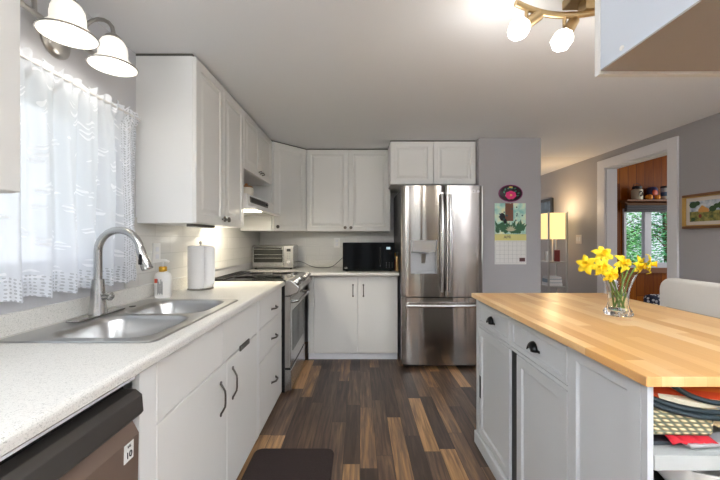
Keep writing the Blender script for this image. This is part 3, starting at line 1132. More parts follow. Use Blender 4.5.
def bowed(xa, xb, z0, z1, hole=None, sag=.022):
    """door with a front bulging towards the room; hole = (hx0,hx1,hz0,hz1,depth)"""
    nx = 16
    xs = [xa + (xb - xa) * k / nx for k in range(nx + 1)]
    zs = [z0, z1]
    if hole:
        xs = sorted(set([x for x in xs if abs(x - hole[0]) > .006 and abs(x - hole[1]) > .006] + [hole[0], hole[1]]))
        zs = [z0, hole[2], hole[3], z1]
    xm, hw = (X0 + X1) / 2, (X1 - X0) / 2

    def fy_(x):
        u = (x - xa) / (xb - xa)
        e = min(u, 1 - u) * (xb - xa)
        rr = .016
        edge = 0 if e >= rr else (rr - math.sqrt(max(0, rr * rr - (rr - e) ** 2)))
        return YF + sag * ((x - xm) / hw) ** 2 + edge
    vs, fs = [], []
    nX = len(xs)
    for z in zs:
        for x in xs:
            vs.append((x, fy_(x), z))
    for j in range(len(zs) - 1):
        for i in range(nX - 1):
            if hole and j == 1 and hole[0] - 1e-6 <= xs[i] and xs[i + 1] <= hole[1] + 1e-6:
                continue
            fs.append((j * nX + i, j * nX + i + 1, (j + 1) * nX + i + 1, (j + 1) * nX + i))
    k = len(vs)
    yb = YF + .07
    for z in (z0, z1):
        for x in xs:
            vs.append((x, yb, z))
    top = (len(zs) - 1) * nX
    for i in range(nX - 1):
        fs.append((i, k + i, k + i + 1, i + 1))
        fs.append((top + i, top + i + 1, k + nX + i + 1, k + nX + i))
        fs.append((k + i, k + nX + i, k + nX + i + 1, k + i + 1))
    m_ = MB()
    m_.add(vs, fs, None, True)
    for x, i in ((xa, 0), (xb, nX - 1)):
        col_ = [j * nX + i for j in range(len(zs))]
        m_.f.append(col_ + [k + nX + i, k + i])
        m_.sm.append(False)
    return m_, fy_


GX = (445 - 360) / 105.0
hole = (.482, .735, .915, 1.235)
m_, fy_ = bowed(X0, GX - .003, .695, ZTOP, hole + (.06,))
dl = m_.build('left_door', fridge_m, t)
m_, _ = bowed(GX + .003, X1, .695, ZTOP)
drr = m_.build('right_door', fridge_m, t)
m_, _ = bowed(X0, X1, .045, .685)
dw = m_.build('freezer_drawer', fridge_m, t)
# dispenser: upper dark glossy panel, lower recess
yb_ = YF + .055
dsp = MB()
dsp.box(hole[0], hole[1], yb_, yb_ + .01, hole[2], hole[3])
dsp.box(hole[0], hole[0] + .008, YF + .008, yb_, hole[2], hole[3]).box(hole[1] - .008, hole[1], YF + .008, yb_, hole[2], hole[3])
dsp.box(hole[0] + .008, hole[1] - .008, YF + .008, yb_, hole[2], hole[2] + .012)
dsp = dsp.build('dispenser', mat('dispenser_grey', 'b6b8bb', .35, .3), dl)
box(hole[0] + .008, hole[1] - .008, YF + .006, yb_, 1.12, hole[3]).build('dispenser_panel', steel_m, dl, bevel=.004)
MB().prism([(YF + .02, 1.12), (YF + .05, 1.12), (YF + .05, 1.02), (YF + .04, 1.01)], 'x', .59, .63).build('paddle', nickel_m, dl, bevel=.003)
box(.565, .655, YF + .012, YF + .03, 1.105, 1.122).build('spout', greyprint_m, dl)


def fhandle(pa, pb, bow, parent, r=.017):
    pts = []
    for k in range(13):
        u = k / 12
        p = Vector(pa).lerp(Vector(pb), u)
        p.y -= .028 + bow * math.sin(PI * u)
        pts.append(p)
    b = MB().tube(pts, r, 12)
    for p in (pts[0], pts[-1]):
        b.tube([(p.x, p.y, p.z), (p.x, YF + .03, p.z)], r * .9, 10)
    b.build('handle', mat('handle_steel', 'cfcfd0', .22, 1.), parent)


fhandle((GX - .036, YF, .755), (GX - .036, YF, 1.665), .035, dl)
fhandle((GX + .038, YF, .755), (GX + .038, YF, 1.665), .035, drr)
fhandle((X0 + .05, YF, .615), (X1 - .05, YF, .615), .02, dw)
text('lettering', 'LG', .03, (1.125, YF + .016, 1.70), 0, mat('logo_silver', 'd9d9da', .3, .6), drr)
MB().tube([(1.085 + .014 * math.cos(a * PI / 8), YF + .0125, 1.70 + .014 * math.sin(a * PI / 8)) for a in range(17)], .0018, 6).build('logo_ring', MATS['logo_silver'], drr)

# crumpled clear wrap on the fridge
rnd = random.Random(4)
b = MB()
vs, fs = [], []
nx, ny = 12, 6
for j in range(ny):
    for i in range(nx):
        u, v = i / (nx - 1), j / (ny - 1)
        hh = .04 * math.sin(PI * u) * math.sin(PI * v) + rnd.uniform(0, .014)
        vs.append((.62 + .27 * u, 3.375 + .06 * v, 1.747 + max(.001, hh)))
for j in range(ny - 1):
    for i in range(nx - 1):
        a = j * nx + i
        fs.append((a, a + 1, a + nx + 1, a + nx))
o = b.add(vs, fs, None, False).build('plastic_wrap', mat('clear_plastic', 'f4f4f4', .12, alpha=.55))
s = o.modifiers.new('solid', 'SOLIDIFY')
s.thickness = .001
tag(o, 'crumpled clear plastic wrap lying on top of the fridge', 'plastic wrap')

# ------------------------------------------------------------------ partition wall: calendar and plaque
YW = 3.353
s99 = F / YW
def wx(px):
    return (px - 360) / s99
def wz(py):
    return H - (py - 240.5) / s99


t = thing('wall_calendar', 'open wall calendar with a garden picture above a date grid', 'calendar', (wx(510.5), YW, wz(265)))
cx0_, cx1_ = wx(494.6), wx(525.6)
zt_, zm_, zb_ = wz(204.3), wz(235), wz(265.3)


def art_mat(name, scale, stops, seed=0.):
    m, nt, b, N, L = nodes(name, .6)
    tc = N('TexCoord')
    mp = N('Mapping')
    mp.inputs['Location'].default_value = (seed, seed, seed)
    L(tc.outputs['Object'], mp.inputs[0])
    nz = N('TexNoise')
    nz.inputs['Scale'].default_value = scale
    nz.inputs['Detail'].default_value = 2
    L(mp.outputs[0], nz.inputs['Vector'])
    r = ramp(N, stops)
    L(nz.outputs[0], r.inputs[0])
    L(r.outputs[0], b.inputs['Base Color'])
    return m


pg = box(cx0_, cx1_, YW - .004, YW - .0005, zm_, zt_).build('picture_page', art_mat('calendar_sky', 14, [(.35, '8fc7bd'), (.5, 'bfe0cf'), (.65, 'e8e8c0')]), t)


def leafshape(b, x, y, z, ang, ln, wd):
    M = Matrix.Translation((x, y, z)) @ Matrix.Rotation(ang, 4, 'Y')
    vs = [(-wd * .2, 0, 0), (wd * .2, 0, 0), (wd * .5, 0, ln * .45), (0, 0, ln), (-wd * .5, 0, ln * .45)]
    vs2 = [(a, .0008, c) for a, _, c in vs]
    b.add(vs + vs2, [(0, 1, 2, 3, 4), (9, 8, 7, 6, 5)] + [(i, (i + 1) % 5, 5 + (i + 1) % 5, 5 + i) for i in range(5)], M)


box(wx(505), wx(513), YW - .0052, YW - .004, zm_ + .13, zt_).build('painted_trunk', mat('print_brown', '7a4f3c', .6), pg)
MB().ball((wx(502.2), YW - .0045, wz(218)), .028, .0012, .04).ball((wx(505), YW - .0045, wz(222)), .02, .0012, .03).build('painted_bear', mat('print_black', '1d2126', .6), pg)
b = MB()
r2 = random.Random(3)
for k in range(80):
    leafshape(b, r2.uniform(cx0_ + .02, cx1_ - .02), YW - .0060 - .0001 * k / 10, zm_ + r2.uniform(.003, .065), r2.uniform(-1, 1), r2.uniform(.045, .085), .026)
b.build('painted_leaves', mat('print_green', '3c6a4b', .6), pg)
b = MB()
for k in range(7):
    leafshape(b, wx(510.5), YW - .0072, zm_ + .03, R(-72 + k * 24), .06, .016)
b.build('painted_flower', mat('print_pale', 'c9c4a4', .6), pg)
b = MB()
for k in range(12):
    b.ball((r2.uniform(cx0_ + .03, cx1_ - .03), YW - .0072, r2.uniform(zm_ + .12, zt_ - .03)), .008, .0006, .008, 8, 4)
b.build('painted_dots', mat('print_dark_teal', '28555a', .6), pg)
gp = box(cx0_, cx1_ + .005, YW - .004, YW - .0005, zb_, zm_ - .002).build('grid_page', mat('calendar_paper', 'e4e3df', .7), t)
hz0 = wz(241.5)
box(cx0_, cx1_ + .005, YW - .0046, YW - .004, hz0, zm_ - .002).build('header_band', mat('print_yellow', 'd9d38a', .7), gp)
text('lettering', 'APR', .042, ((cx0_ + cx1_) / 2 - .03, YW - .0052, (hz0 + zm_) / 2), 0, mat('print_ink', '4a4a44', .6), gp)
b = MB()
w_ = cx1_ - cx0_
for k in range(8):
    x = cx0_ + .01 + (w_ - .015) * k / 7
    b.box(x - .0007, x + .0007, YW - .0046, YW - .004, zb_ + .014, hz0 - .012)
for k in range(6):
    z = zb_ + .014 + (hz0 - .026 - zb_) * k / 5
    b.box(cx0_ + .01, cx1_ - .005, YW - .0046, YW - .004, z - .0007, z + .0007)
b.build('date_grid', mat('print_grey', '9c9c9c', .7), gp)
box(wx(519.2), wx(524.8), YW - .0052, YW - .0046, wz(262.5), wz(258.8)).build('small_ad', mat('print_maroon', '5c3a38', .6), gp)
MB().cyl((wx(510), YW, wz(204) - .004), (wx(510), YW - .010, wz(204) - .004), .004).build('pin', nickel_m, t)

t = thing('wall_plaque', 'small oval dark plaque with a pink flower above the calendar', 'plaque', (wx(510), YW, wz(194.5)))
pc = (wx(510.2), YW, wz(194.4))
Mr = Matrix.Translation(pc) @ Matrix.Rotation(R(90), 4, 'X')
MB().lathe([(.0, 0), (.118, 0), (.118, .008), (.108, .014), (.0, .011)], (0, 0, 0), 40, Mr, sx=1, sy=.70).build('plate', mat('plaque_dark', '2a1722', .35), t)
b = MB()
b.tube([Mr @ Vector((.116 * math.cos(a * PI / 20), .081 * math.sin(a * PI / 20), .009)) for a in range(41)], .005, 6)
b.build('rim', mat('plaque_purple', '8a2f6a', .35), t)
b = MB()
for k in range(7):
    a = R(90 + k * 360 / 7)
    c_ = Mr @ Vector((.03 * math.cos(a), -.02 + .024 * math.sin(a), .0135))
    b.ball(c_, .027, .003, .02, 12, 6)
b.build('flower', mat('flower_pink', 'd6246e', .4), t)
b = MB()
for k in range(12):
    a = R(k * 30)
    leafshape(b, pc[0] + .066 * math.cos(a), YW - .0145, pc[2] + .05 * math.sin(a), r2.uniform(-3, 3), .026, .014)
b.build('leaves', mat('plaque_green', '3d8f6a', .4), t)
MB().ball((pc[0], YW - .0145, pc[2] + .06), .02, .002, .009).build('gold_spot', mat('plaque_gold', 'd8b45a', .4), t)
MB().ball((pc[0], YW - .018, pc[2] - .02), .012, .003, .008).build('gold_spot', MATS['plaque_gold'], t)

# ------------------------------------------------------------------ right wall: framed picture, light switch, far picture
t = thing('picture_frame', 'gilt framed landscape painting of a farmhouse on the right wall', 'picture', (XR, 2.75, 1.333))
ya, yb2, za, zb2 = 2.50, 2.972, 1.333, 1.628
fr = MB()
for (y0, y1, z0, z1) in ((ya, yb2, za, za + .022), (ya, yb2, zb2 - .022, zb2), (ya, ya + .022, za + .022, zb2 - .022)):
    fr.box(XR - .026, XR - .001, y0, y1, z0, z1)
fr.build('frame', gildbrown_m, t, bevel=.004)
fr = MB()
for (y0, y1, z0, z1) in ((yb2 - .024, yb2, za + .022, zb2 - .022),):
    fr.box(XR - .026, XR - .001, y0, y1, z0, z1)
for (y0, y1, z0, z1) in ((ya + .022, yb2 - .024, za + .022, za + .03), (ya + .022, yb2 - .024, zb2 - .03, zb2 - .022)):
    fr.box(XR - .022, XR - .001, y0, y1, z0, z1)
fr.build('gilt_edge', gild_m, t, bevel=.003)
mt = box(XR - .010, XR - .001, ya + .022, yb2 - .024, za + .03, zb2 - .03).build('mount', matt_m, t)
iy0, iy1, iz0, iz1 = ya + .05, yb2 - .058, za + .06, zb2 - .062
sky = box(XR - .0112, XR - .010, iy0, iy1, iz0, iz1).build('painting', art_mat('paint_sky', 18, [(.35, '7c8ea0'), (.5, 'b4c0cc'), (.65, 'd9dde0')]), t)
box(XR - .0118, XR - .0112, iy0, iy1, iz0, iz0 + .085).build('painted_field', art_mat('paint_field', 30, [(.35, '4d5a30'), (.5, '84813f'), (.65, 'a59c54')], 2.), sky)
for y, z, r_ in ((iy1 - .03, iz1 - .03, .035), (iy1 - .065, iz1 - .02, .025), (iy0 + .04, iz0 + .10, .03), (iy1 - .19, iz0 + .1, .03), (iy1 - .22, iz0 + .12, .025), (iy1 - .03, iz0 + .02, .02), (iy0 + .1, iz1 - .05, .04)):
    MB().ball((XR - .012, y, z), .0012, r_, r_ * .8, 10, 6).build('painted_tree', mat('paint_green', '33502f', .7), sky)
hb = MB().prism([(iy1 - .16, iz0 + .075), (iy1 - .075, iz0 + .075), (iy1 - .075, iz0 + .10), (iy1 - .105, iz0 + .135), (iy1 - .16, iz0 + .10)], 'x', XR - .0135, XR - .012)
hb.build('painted_house', mat('paint_orange', 'd39a52', .7), sky)
MB().ball((XR - .0132, iy1 - .09, iz0 + .045), .001, .014, .017, 10, 6).ball((XR - .0132, iy0 + .1, iz0 + .06), .001, .02, .025, 10, 6).build('painted_bushes', mat('paint_red', '8b4034', .7), sky)

t = thing('light_switch', 'light switch plate on the grey wall between floor lamp and doorway', 'switch', (XR, 4.42, 1.24))
box(XR - .007, XR - .001, 4.35, 4.46, 1.185, 1.30).build('cover_plate', mat('switch_ivory', 'dcd3cb', .4), t, bevel=.002)
for y in (4.375, 4.42):
    box(XR - .010, XR - .007, y, y + .022, 1.215, 1.27).build('rocker', white_m, t)

t = thing('picture_frame', 'dark framed blue picture on the wall behind the floor lamp', 'picture', (XR, 5.2, 1.5))
fr = MB()
for (y0, y1, z0, z1) in ((4.98, 5.5, 1.46, 1.5), (4.98, 5.5, 1.82, 1.86), (4.98, 5.02, 1.5, 1.82), (5.46, 5.5, 1.5, 1.82)):
    fr.box(XR - .03, XR - .001, y0, y1, z0, z1)
fr.build('frame', dark_m, t)
box(XR - .012, XR - .001, 5.02, 5.46, 1.5, 1.82).build('print', art_mat('blue_print', 8, [(.3, '3c4e62'), (.6, '5f7890'), (.8, '8aa0ae')]), t)

# ------------------------------------------------------------------ floor lamp with shelves
lx, ly = 2.620, 4.56
hw = .12
t = thing('floor_lamp', 'square floor lamp with lit cream shade and open shelves behind the island', 'lamp', (lx, ly, 0))
silver_m = mat('silver_pole', 'b3b3b0', .35, .5)
for sx in (-1, 1):
    for sy in (-1, 1):
        x, y = lx + sx * hw, ly + sy * hw
        box(x - .009, x + .009, y - .009, y + .009, 0, 1.605).build('post', silver_m, t)
for z in (.25, .60, .93):
    box(lx - hw + .009, lx + hw - .009, ly - hw - .005, ly + hw + .005, z, z + .015).build('shelf', silver_m, t, bevel=.002)
sh, nt_, b_, N_, L_ = nodes('lamp_shade', .7)
b_.inputs['Base Color'].default_value = lin('f3dfae')
b_.inputs['Emission Color'].default_value = lin('ffdc92')
b_.inputs['Emission Strength'].default_value = .55
s = MB()
g = hw - .012
s.box(lx - g, lx + g, ly - g, ly - g + .003, 1.245, 1.595).box(lx - g, lx + g, ly + g - .003, ly + g, 1.245, 1.595)
s.box(lx - g, lx - g + .003, ly - g + .003, ly + g - .003, 1.245, 1.595).box(lx + g - .003, lx + g, ly - g + .003, ly + g - .003, 1.245, 1.595)
s.build('lamp_shade', sh, t)
MB().tube([(lx, ly, .945), (lx, ly, 1.35)], .008, 8).ball((lx, ly, 1.40), .035).build('bulb_stem', white_m, t)
point('lamp_light', (lx, ly, 1.66), 3.5, (1, .72, .42), .05)
c = P(557, 269, 4.50)
t = thing('candle', 'red pillar candle on the upper shelf of the floor lamp', 'candle', (c.x, 4.50, .946))
MB().lathe([(.0, 0), (.036, 0), (.036, .15), (.03, .153), (.0, .15)], (c.x, 4.50, .946)).build('wax', mat('red_wax', '7c2f2b', .4), t)
MB().cyl((c.x, 4.5, 1.096), (c.x, 4.5, 1.112), .002, 6).build('wick', cord_m, t)
t = thing('drinking_glass', 'clear glass beside the red candle on the floor lamp shelf', 'glass', (2.57, 4.6, .946))
MB().lathe([(.0, 0), (.03, 0), (.036, .13), (.033, .13), (.027, .006), (.0, .006)], (2.57, 4.6, .946)).build('tumbler', mat('pale_glass', 'dfe8ee', .05, alpha=.4), t)
for k, (c1, z0_, h_) in enumerate((('d9dde0', .616, .04), ('7d93a3', .657, .05), ('c8cdd0', .708, .03))):
    t = thing('book', ['pale book at the bottom of the stack on the floor lamp shelf', 'blue grey book in the middle of the stack on the floor lamp shelf',
                       'white book on top of the stack on the floor lamp shelf'][k], 'book', (2.63, 4.58, z0_), 'books on the floor lamp shelf')
    box(2.53, 2.71, 4.49 + .01 * k, 4.66 - .01 * k, z0_, z0_ + h_).build('cover', mat('book_%d' % k, c1, .6), t)
    box(2.535, 2.712, 4.487 + .01 * k, 4.49 + .01 * k, z0_ + .005, z0_ + h_ - .005).build('pages', paper_m, t)

# ------------------------------------------------------------------ sunroom shelf, blind, jars, bench
o = MB().box(3.86, 4.9, 4.84, 4.998, 1.795, 1.82).box(3.9, 3.93, 4.93, 4.998, 1.70, 1.795).box(4.72, 4.75, 4.93, 4.998, 1.70, 1.795)
tag(o.build('wall_shelf', wood_shelf_m, bevel=.002), 'brown wooden shelf over the sunroom window holding jars', 'shelf')
t = thing('roman_blind', 'grey and brown folded blind at the top of the sunroom window', 'blind', (4.3, 4.93, 1.66))
for k in range(4):
    box(3.90, 4.78, 4.90 - .004 * k, 4.945, 1.648 + .032 * k, 1.676 + .032 * k).build('blind_fold', mat('blind_grey', '55565c', .8) if k < 3 else mat('blind_brown', '6b4c38', .8), t, bevel=.004)


def zpos(px, py, D=4.9):
    return P(px, py, D)


s_ = F / 4.9
c = zpos(637, 200)
t = thing('lantern_jar', 'white and black lantern jar at the left end of the sunroom shelf', 'jar', (c.x, 4.9, 1.821))
MB().lathe([(.0, 0), (.06, 0), (.068, .01), (.068, .14), (.05, .155), (.0, .155)], (c.x, 4.9, 1.821)).build('body', mat('lantern_white', 'd6cfb8', .4), t)
MB().lathe([(.052, .156), (.058, .165), (.058, .19), (.02, .205), (.0, .205)], (c.x, 4.9, 1.821)).build('lid', dark_m, t)
MB().tube([(c.x + .02 * math.cos(a), 4.9 - .0705, 1.821 + .08 + .035 * math.sin(a)) for a in [k * PI / 8 for k in range(17)]], .006, 6).build('emblem', dark_m, t)
MB().tube([(c.x - .055, 4.9, 1.98), (c.x - .05, 4.9, 2.04), (c.x, 4.9, 2.06), (c.x + .05, 4.9, 2.04), (c.x + .055, 4.9, 1.98)], .004, 6).build('bail', dark_m, t)
or_m = mat('pumpkin_orange', 'd98a28', .5)
for k, (px, r_, lb) in enumerate(((647.5, .048, 'small orange gourd beside the lantern jar on the sunroom shelf'), (655.3, .045, 'small orange gourd in front of the blue red jar on the shelf'))):
    c = zpos(px, 198)
    y = 4.875
    t = thing('gourd', lb, 'gourd', (c.x, y, 1.821), 'gourds on the sunroom shelf')
    b = MB()
    for q in range(8):
        a = q * PI / 4
        b.ball((c.x + r_ * .45 * math.cos(a), y + r_ * .45 * math.sin(a), 1.821 + r_ * .75), r_ * .5, r_ * .5, r_ * .75, 10, 8)
    b.build('flesh', or_m, t)
    MB().tube([(c.x, y, 1.821 + r_ * 1.3), (c.x + .008, y, 1.821 + r_ * 1.8)], [.008, .004], 6).build('stalk', bark_m, t)
c = zpos(654, 198)
t = thing('storage_jar', 'dark blue jar with a red label behind the orange gourds', 'jar', (c.x, 4.95, 1.821))
MB().lathe([(.0, 0), (.06, 0), (.064, .01), (.064, .16), (.05, .185), (.0, .185)], (c.x, 4.93, 1.821), n=20).build('body', mat('blue_jar', '3b3f6a', .3), t)
MB().ball((c.x - .01, 4.873, 1.821 + .10), .04, .012, .045).build('label_patch', mat('jar_red', 'c4502f', .4), t)
c = zpos(665, 198)
t = thing('tin_can', 'white and blue tin with dark lid at the right end of the sunroom shelf', 'tin', (c.x, 4.9, 1.821))
MB().lathe([(.0, 0), (.05, 0), (.05, .175), (.0, .175)], (c.x, 4.9, 1.821)).build('body', mat('tin_white', 'cfd6da', .35), t)
MB().lathe([(.052, .17), (.052, .195), (.045, .2), (.0, .2)], (c.x, 4.9, 1.821)).build('lid', dark_m, t)
MB().lathe([(.0506, .05), (.0506, .11)], (c.x, 4.9, 1.821)).build('band', mat('tin_blue', '4c6f96', .4), t)

# patterned bench cushion
m, nt, b_, N, L = nodes('blue_print_fabric', .8)
tc = N('TexCoord')
vo = N('TexVoronoi')
vo.inputs['Scale'].default_value = 26
L(tc.outputs['Object'], vo.inputs['Vector'])
r = ramp(N, [(.3, 'dfe3ea'), (.42, '27304a')], 'CONSTANT')
L(vo.outputs['Distance'], r.inputs[0])
L(r.outputs[0], b_.inputs['Base Color'])
t = thing('armchair', 'blue and white patterned armchair top seen through the doorway', 'armchair', (3.65, 3.78, 0))
box(3.46, 3.93, 3.50, 4.0, .10, .40).build('seat', m, t, bevel=.04)
MB().box(3.46, 3.93, 3.98, 4.12, .30, .575).build('backrest', m, t, bevel=.05)
box(3.90, 4.04, 3.5, 4.1, .10, .55).build('armrest', m, t, bevel=.04)
box(3.38, 3.46, 3.5, 3.97, .10, .50).build('armrest', m, t, bevel=.04)
for x in (3.50, 3.96):
    for y in (3.54, 4.06):
        MB().cyl((x, y, 0), (x, y, .11), .02, 10).build('leg', dark_m, t)

# ------------------------------------------------------------------ curtain and rod
def lace():
    m, nt, b, N, L = nodes('lace', .8)
    out = nt.nodes['Material Output']
    nt.nodes.remove(b)
    tc = N('TexCoord')
    sp = N('SeparateXYZ')
    L(tc.outputs['UV'], sp.inputs[0])
    mp = N('Mapping')
    mp.inputs['Scale'].default_value = (1, 1, 1)
    L(tc.outputs['UV'], mp.inputs[0])
    v1 = N('TexVoronoi')
    v1.inputs['Scale'].default_value = 16
    v1.inputs['Randomness'].default_value = .8
    L(mp.outputs[0], v1.inputs['Vector'])
    w1 = N('TexWave', wave_type='RINGS')
    w1.inputs['Scale'].default_value = 14
    w1.inputs['Distortion'].default_value = 9
    w1.inputs['Detail'].default_value = 2
    L(mp.outputs[0], w1.inputs['Vector'])
    v2 = N('TexVoronoi')
    v2.inputs['Scale'].default_value = 70
    v2.inputs['Randomness'].default_value = .25
    mp2 = N('Mapping')
    mp2.inputs['Scale'].default_value = (1.35, 1, 1)
    L(tc.outputs['UV'], mp2.inputs[0])
    L(mp2.outputs[0], v2.inputs['Vector'])

    def M(op, a, bb):
        n = N('Math', operation=op)
        for i, v in enumerate((a, bb)):
            if isinstance(v, (int, float)):
                n.inputs[i].default_value = v
            else:
                L(v, n.inputs[i])
        return n.outputs[0]
    motif = M('MULTIPLY', M('LESS_THAN', v1.outputs['Distance'], .38), M('GREATER_THAN', w1.outputs[0], .55))
    border = M('MAXIMUM', M('LESS_THAN', sp.outputs[1], .09), M('GREATER_THAN', sp.outputs[0], .90))
    holes = M('MULTIPLY', border, M('LESS_THAN', v2.outputs['Distance'], .33))
    base = M('SUBTRACT', .12, M('MULTIPLY', motif, .10))
    base = M('SUBTRACT', base, M('MULTIPLY', border, .06))
    alpha = M('MAXIMUM', M('MAXIMUM', base, 0.02), M('MULTIPLY', holes, .4))
    df = N('BsdfDiffuse')
    cr = ramp(N, [(0., 'e6eaf0'), (1., 'fafbff')])
    L(motif, cr.inputs[0])
    L(cr.outputs[0], df.inputs[0])
    tl = N('BsdfTranslucent')
    tl.inputs[0].default_value = lin('f5f6f8')
    bp = N('Bump')
    bp.inputs['Strength'].default_value = .35
    bp.inputs['Distance'].default_value = .003
    L(motif, bp.inputs['Height'])
    L(bp.outputs[0], df.inputs['Normal'])
    m1 = N('MixShader')
    m1.inputs[0].default_value = .38
    L(df.outputs[0], m1.inputs[1])
    L(tl.outputs[0], m1.inputs[2])
    tr = N('BsdfTransparent')
    m2 = N('MixShader')
    L(alpha, m2.inputs[0])
    L(m1.outputs[0], m2.inputs[1])
    L(tr.outputs[0], m2.inputs[2])
    L(m2.outputs[0], out.inputs[0])
    return m


lace_m = lace()
t = thing('curtain', 'white lace curtain with scalloped hem hanging over the sink window', 'curtain', (-1.16, 1.3, 1.03))
CY0, CY1 = .62, 1.762
ny, nz = 260, 34
zr = 1.862
bm = bmesh.new()
uvl = bm.loops.layers.uv.new('UV')
grid = []
for j in range(nz + 1):
    v = j / nz
    rowv = []
    for i in range(ny + 1):
        u = i / ny
        y = CY0 + (CY1 - CY0) * u
        # side scallop at the far edge
        zb = 1.022 + .016 * abs(math.sin(u * PI * 11)) - .0
        zt = zr + .035 + .010 * math.sin(u * 95) + .006 * math.sin(u * 211)
        z = zb + (zt - zb) * v
        env = .35 + .65 * (1 - v)
        env2 = .012 + .012 * (1 - v)
        x = -1.168 + env2 * math.sin(u * 62 + .8 * math.sin(u * 9)) + .006 * math.sin(u * 141 + v * 3) + .004 * math.sin(v * 7 + u * 20)
        if v > .93:
            x = -1.165 + .011 * math.sin(u * 170) * (1 if abs(v - .955) > .02 else .5)
        if u > .9:
            y += (u - .9) / .1 * (.012 * abs(math.sin(v * PI * 12)) - .012)
        rowv.append((bm.verts.new((x - t.location.x, y - t.location.y, z - t.location.z)), u, v))
    grid.append(rowv)
for j in range(nz):
    for i in range(ny):
        q = (grid[j][i], grid[j][i + 1], grid[j + 1][i + 1], grid[j + 1][i])
        fc = bm.faces.new([a[0] for a in q])
        fc.smooth = True
        for lp, a in zip(fc.loops, q):
            lp[uvl].uv = (a[1], a[2])
me = bpy.data.meshes.new('lace_panel')
bm.to_mesh(me)
bm.free()
me.materials.append(lace_m)
o = bpy.data.objects.new('lace_panel', me)
col.objects.link(o)
o.parent = t
t = thing('curtain_rod', 'thin white curtain rod above the sink window', 'curtain rod', (-1.165, 1.2, 1.872))
MB().tube([(-1.165, .58, 1.872), (-1.165, 1.775, 1.872), (-1.175, 1.785, 1.872), (XL, 1.785, 1.872)], .006, 8).build('rod', white_m, t)
box(XL, XL + .008, 1.775, 1.797, 1.845, 1.90).build('bracket', white_m, t)

# ------------------------------------------------------------------ vanity style lamp above the window
t = thing('wall_light', 'brushed nickel wall light with two frosted bell shades above the curtain', 'light', (XL, 1.32, 2.05))
MB().tube([(-1.17, 1.15, 2.055), (-1.17, 1.50, 2.055)], .010, 12).ball((-1.17, 1.15, 2.055), .014).ball((-1.17, 1.50, 2.055), .014).build('bar', nickel_m, t)
Mx = Matrix.Translation((XL, 1.345, 2.035)) @ Matrix.Rotation(R(90), 4, 'Y')
MB().lathe([(.0, 0), (.065, 0), (.065, .008), (.05, .02), (.0, .024)], (0, 0, 0), 30, Mx).build('back_plate', nickel_m, t)
MB().tube([(XL + .02, 1.345, 2.04), (-1.17, 1.345, 2.055)], .012, 10).build('stem', nickel_m, t)
frost, nt_, b_, N_, L_ = nodes('frosted_glass', .35)
b_.inputs['Base Color'].default_value = lin('f4f2ee')
b_.inputs['Emission Color'].default_value = lin('fff6e8')
b_.inputs['Emission Strength'].default_value = .35
for yy in (1.205, 1.425):
    xx = -1.05
    pts = [(-1.17, yy, 2.055), (-1.172, yy, 2.11)]
    for k in range(9):
        a = PI - PI * k / 8
        pts.append((-1.111 + .061 * math.cos(a), yy, 2.125 + .052 * math.sin(a)))
    pts.append((xx, yy, 2.10))
    ar = MB().tube(pts, .008, 10).build('arm', nickel_m, t)
    MB().lathe([(.0, .150), (.008, .148), (.010, .138), (.020, .134), (.030, .124), (.030, .112), (.0, .112)], (xx, yy, 1.975)).build('fitter', nickel_m, ar)
    sd = MB().lathe([(.028, .118), (.040, .108), (.049, .09), (.053, .065), (.053, .042), (.056, .034), (.068, .022), (.080, .010), (.088, .0), (.085, -.003), (.076, .006), (.064, .017), (.052, .029), (.049, .040), (.049, .065), (.045, .088), (.036, .104), (.026, .113)],
                    (xx, yy, 1.975), 36).build('shade', frost, ar)
    MB().tube([(xx + .0885 * math.cos(a * PI / 18), yy + .0885 * math.sin(a * PI / 18), 1.976) for a in range(37)], .0028, 6).build('shade_rim', nickel_m, sd)
    MB().ball((xx, yy, 2.02), .027, .027, .035).build('bulb', bulb_m, ar)
    point('vanity_bulb', (xx, yy, 1.96), .2, (1, .95, .88), .03)

# ------------------------------------------------------------------ ceiling spot bar
t = thing('ceiling_spotlight', 'antique brass track light with lit bulbs on the ceiling', 'light', (.92, 1.36, ZC))
box(.86, 1.0, 1.31, 1.43, 2.215, ZC - .001).build('canopy', brass_m, t, bevel=.006)
box(.905, .955, 1.34, 1.39, 2.165, 2.215).build('stem', brass_m, t)
BAR = lambda u: (.632 + .66 * u, 1.36 + .03 * math.sin(2 * PI * u), 2.200 - .036 * math.sin(PI * min(1, u * 1.1)))
MB().tube([BAR(k / 24) for k in range(25)], .011, 10, flat=1.3).build('bar', brass_m, t)
for hx, dd in ((.683, (-.80, -.10, -.58)), (.846, (-.54, -.15, -.82)), (1.06, (.5, .1, -.7)), (1.22, (.6, 0, -.6))):
    u = (hx - .632) / .66
    p0 = Vector(BAR(u))
    pv = p0 + Vector((0, 0, -.045))
    d = Vector(dd).normalized()
    s_ = 1 if d.x < 0 else -1
    bc = pv + Vector((.022 * s_, 0, -.006))
    hd = MB().tube([p0, pv], .0075, 8)
    hd.tube([bc - d * .044, bc - d * .040, bc + d * .030, bc + d * .034], [.016, .021, .023, .019], 18)
    hd = hd.build('spot_head', brass_m, t)
    q = [bc + d * .030, bc + d * .044, bc + d * .066, bc + d * .086, bc + d * .106, bc + d * .112]
    MB().tube(q, [.020, .034, .041, .040, .026, .012], 8).build('bulb', bulb_m, hd)
    point('spot_light', bc + d * .15, .9, (1, .96, .9), .03)

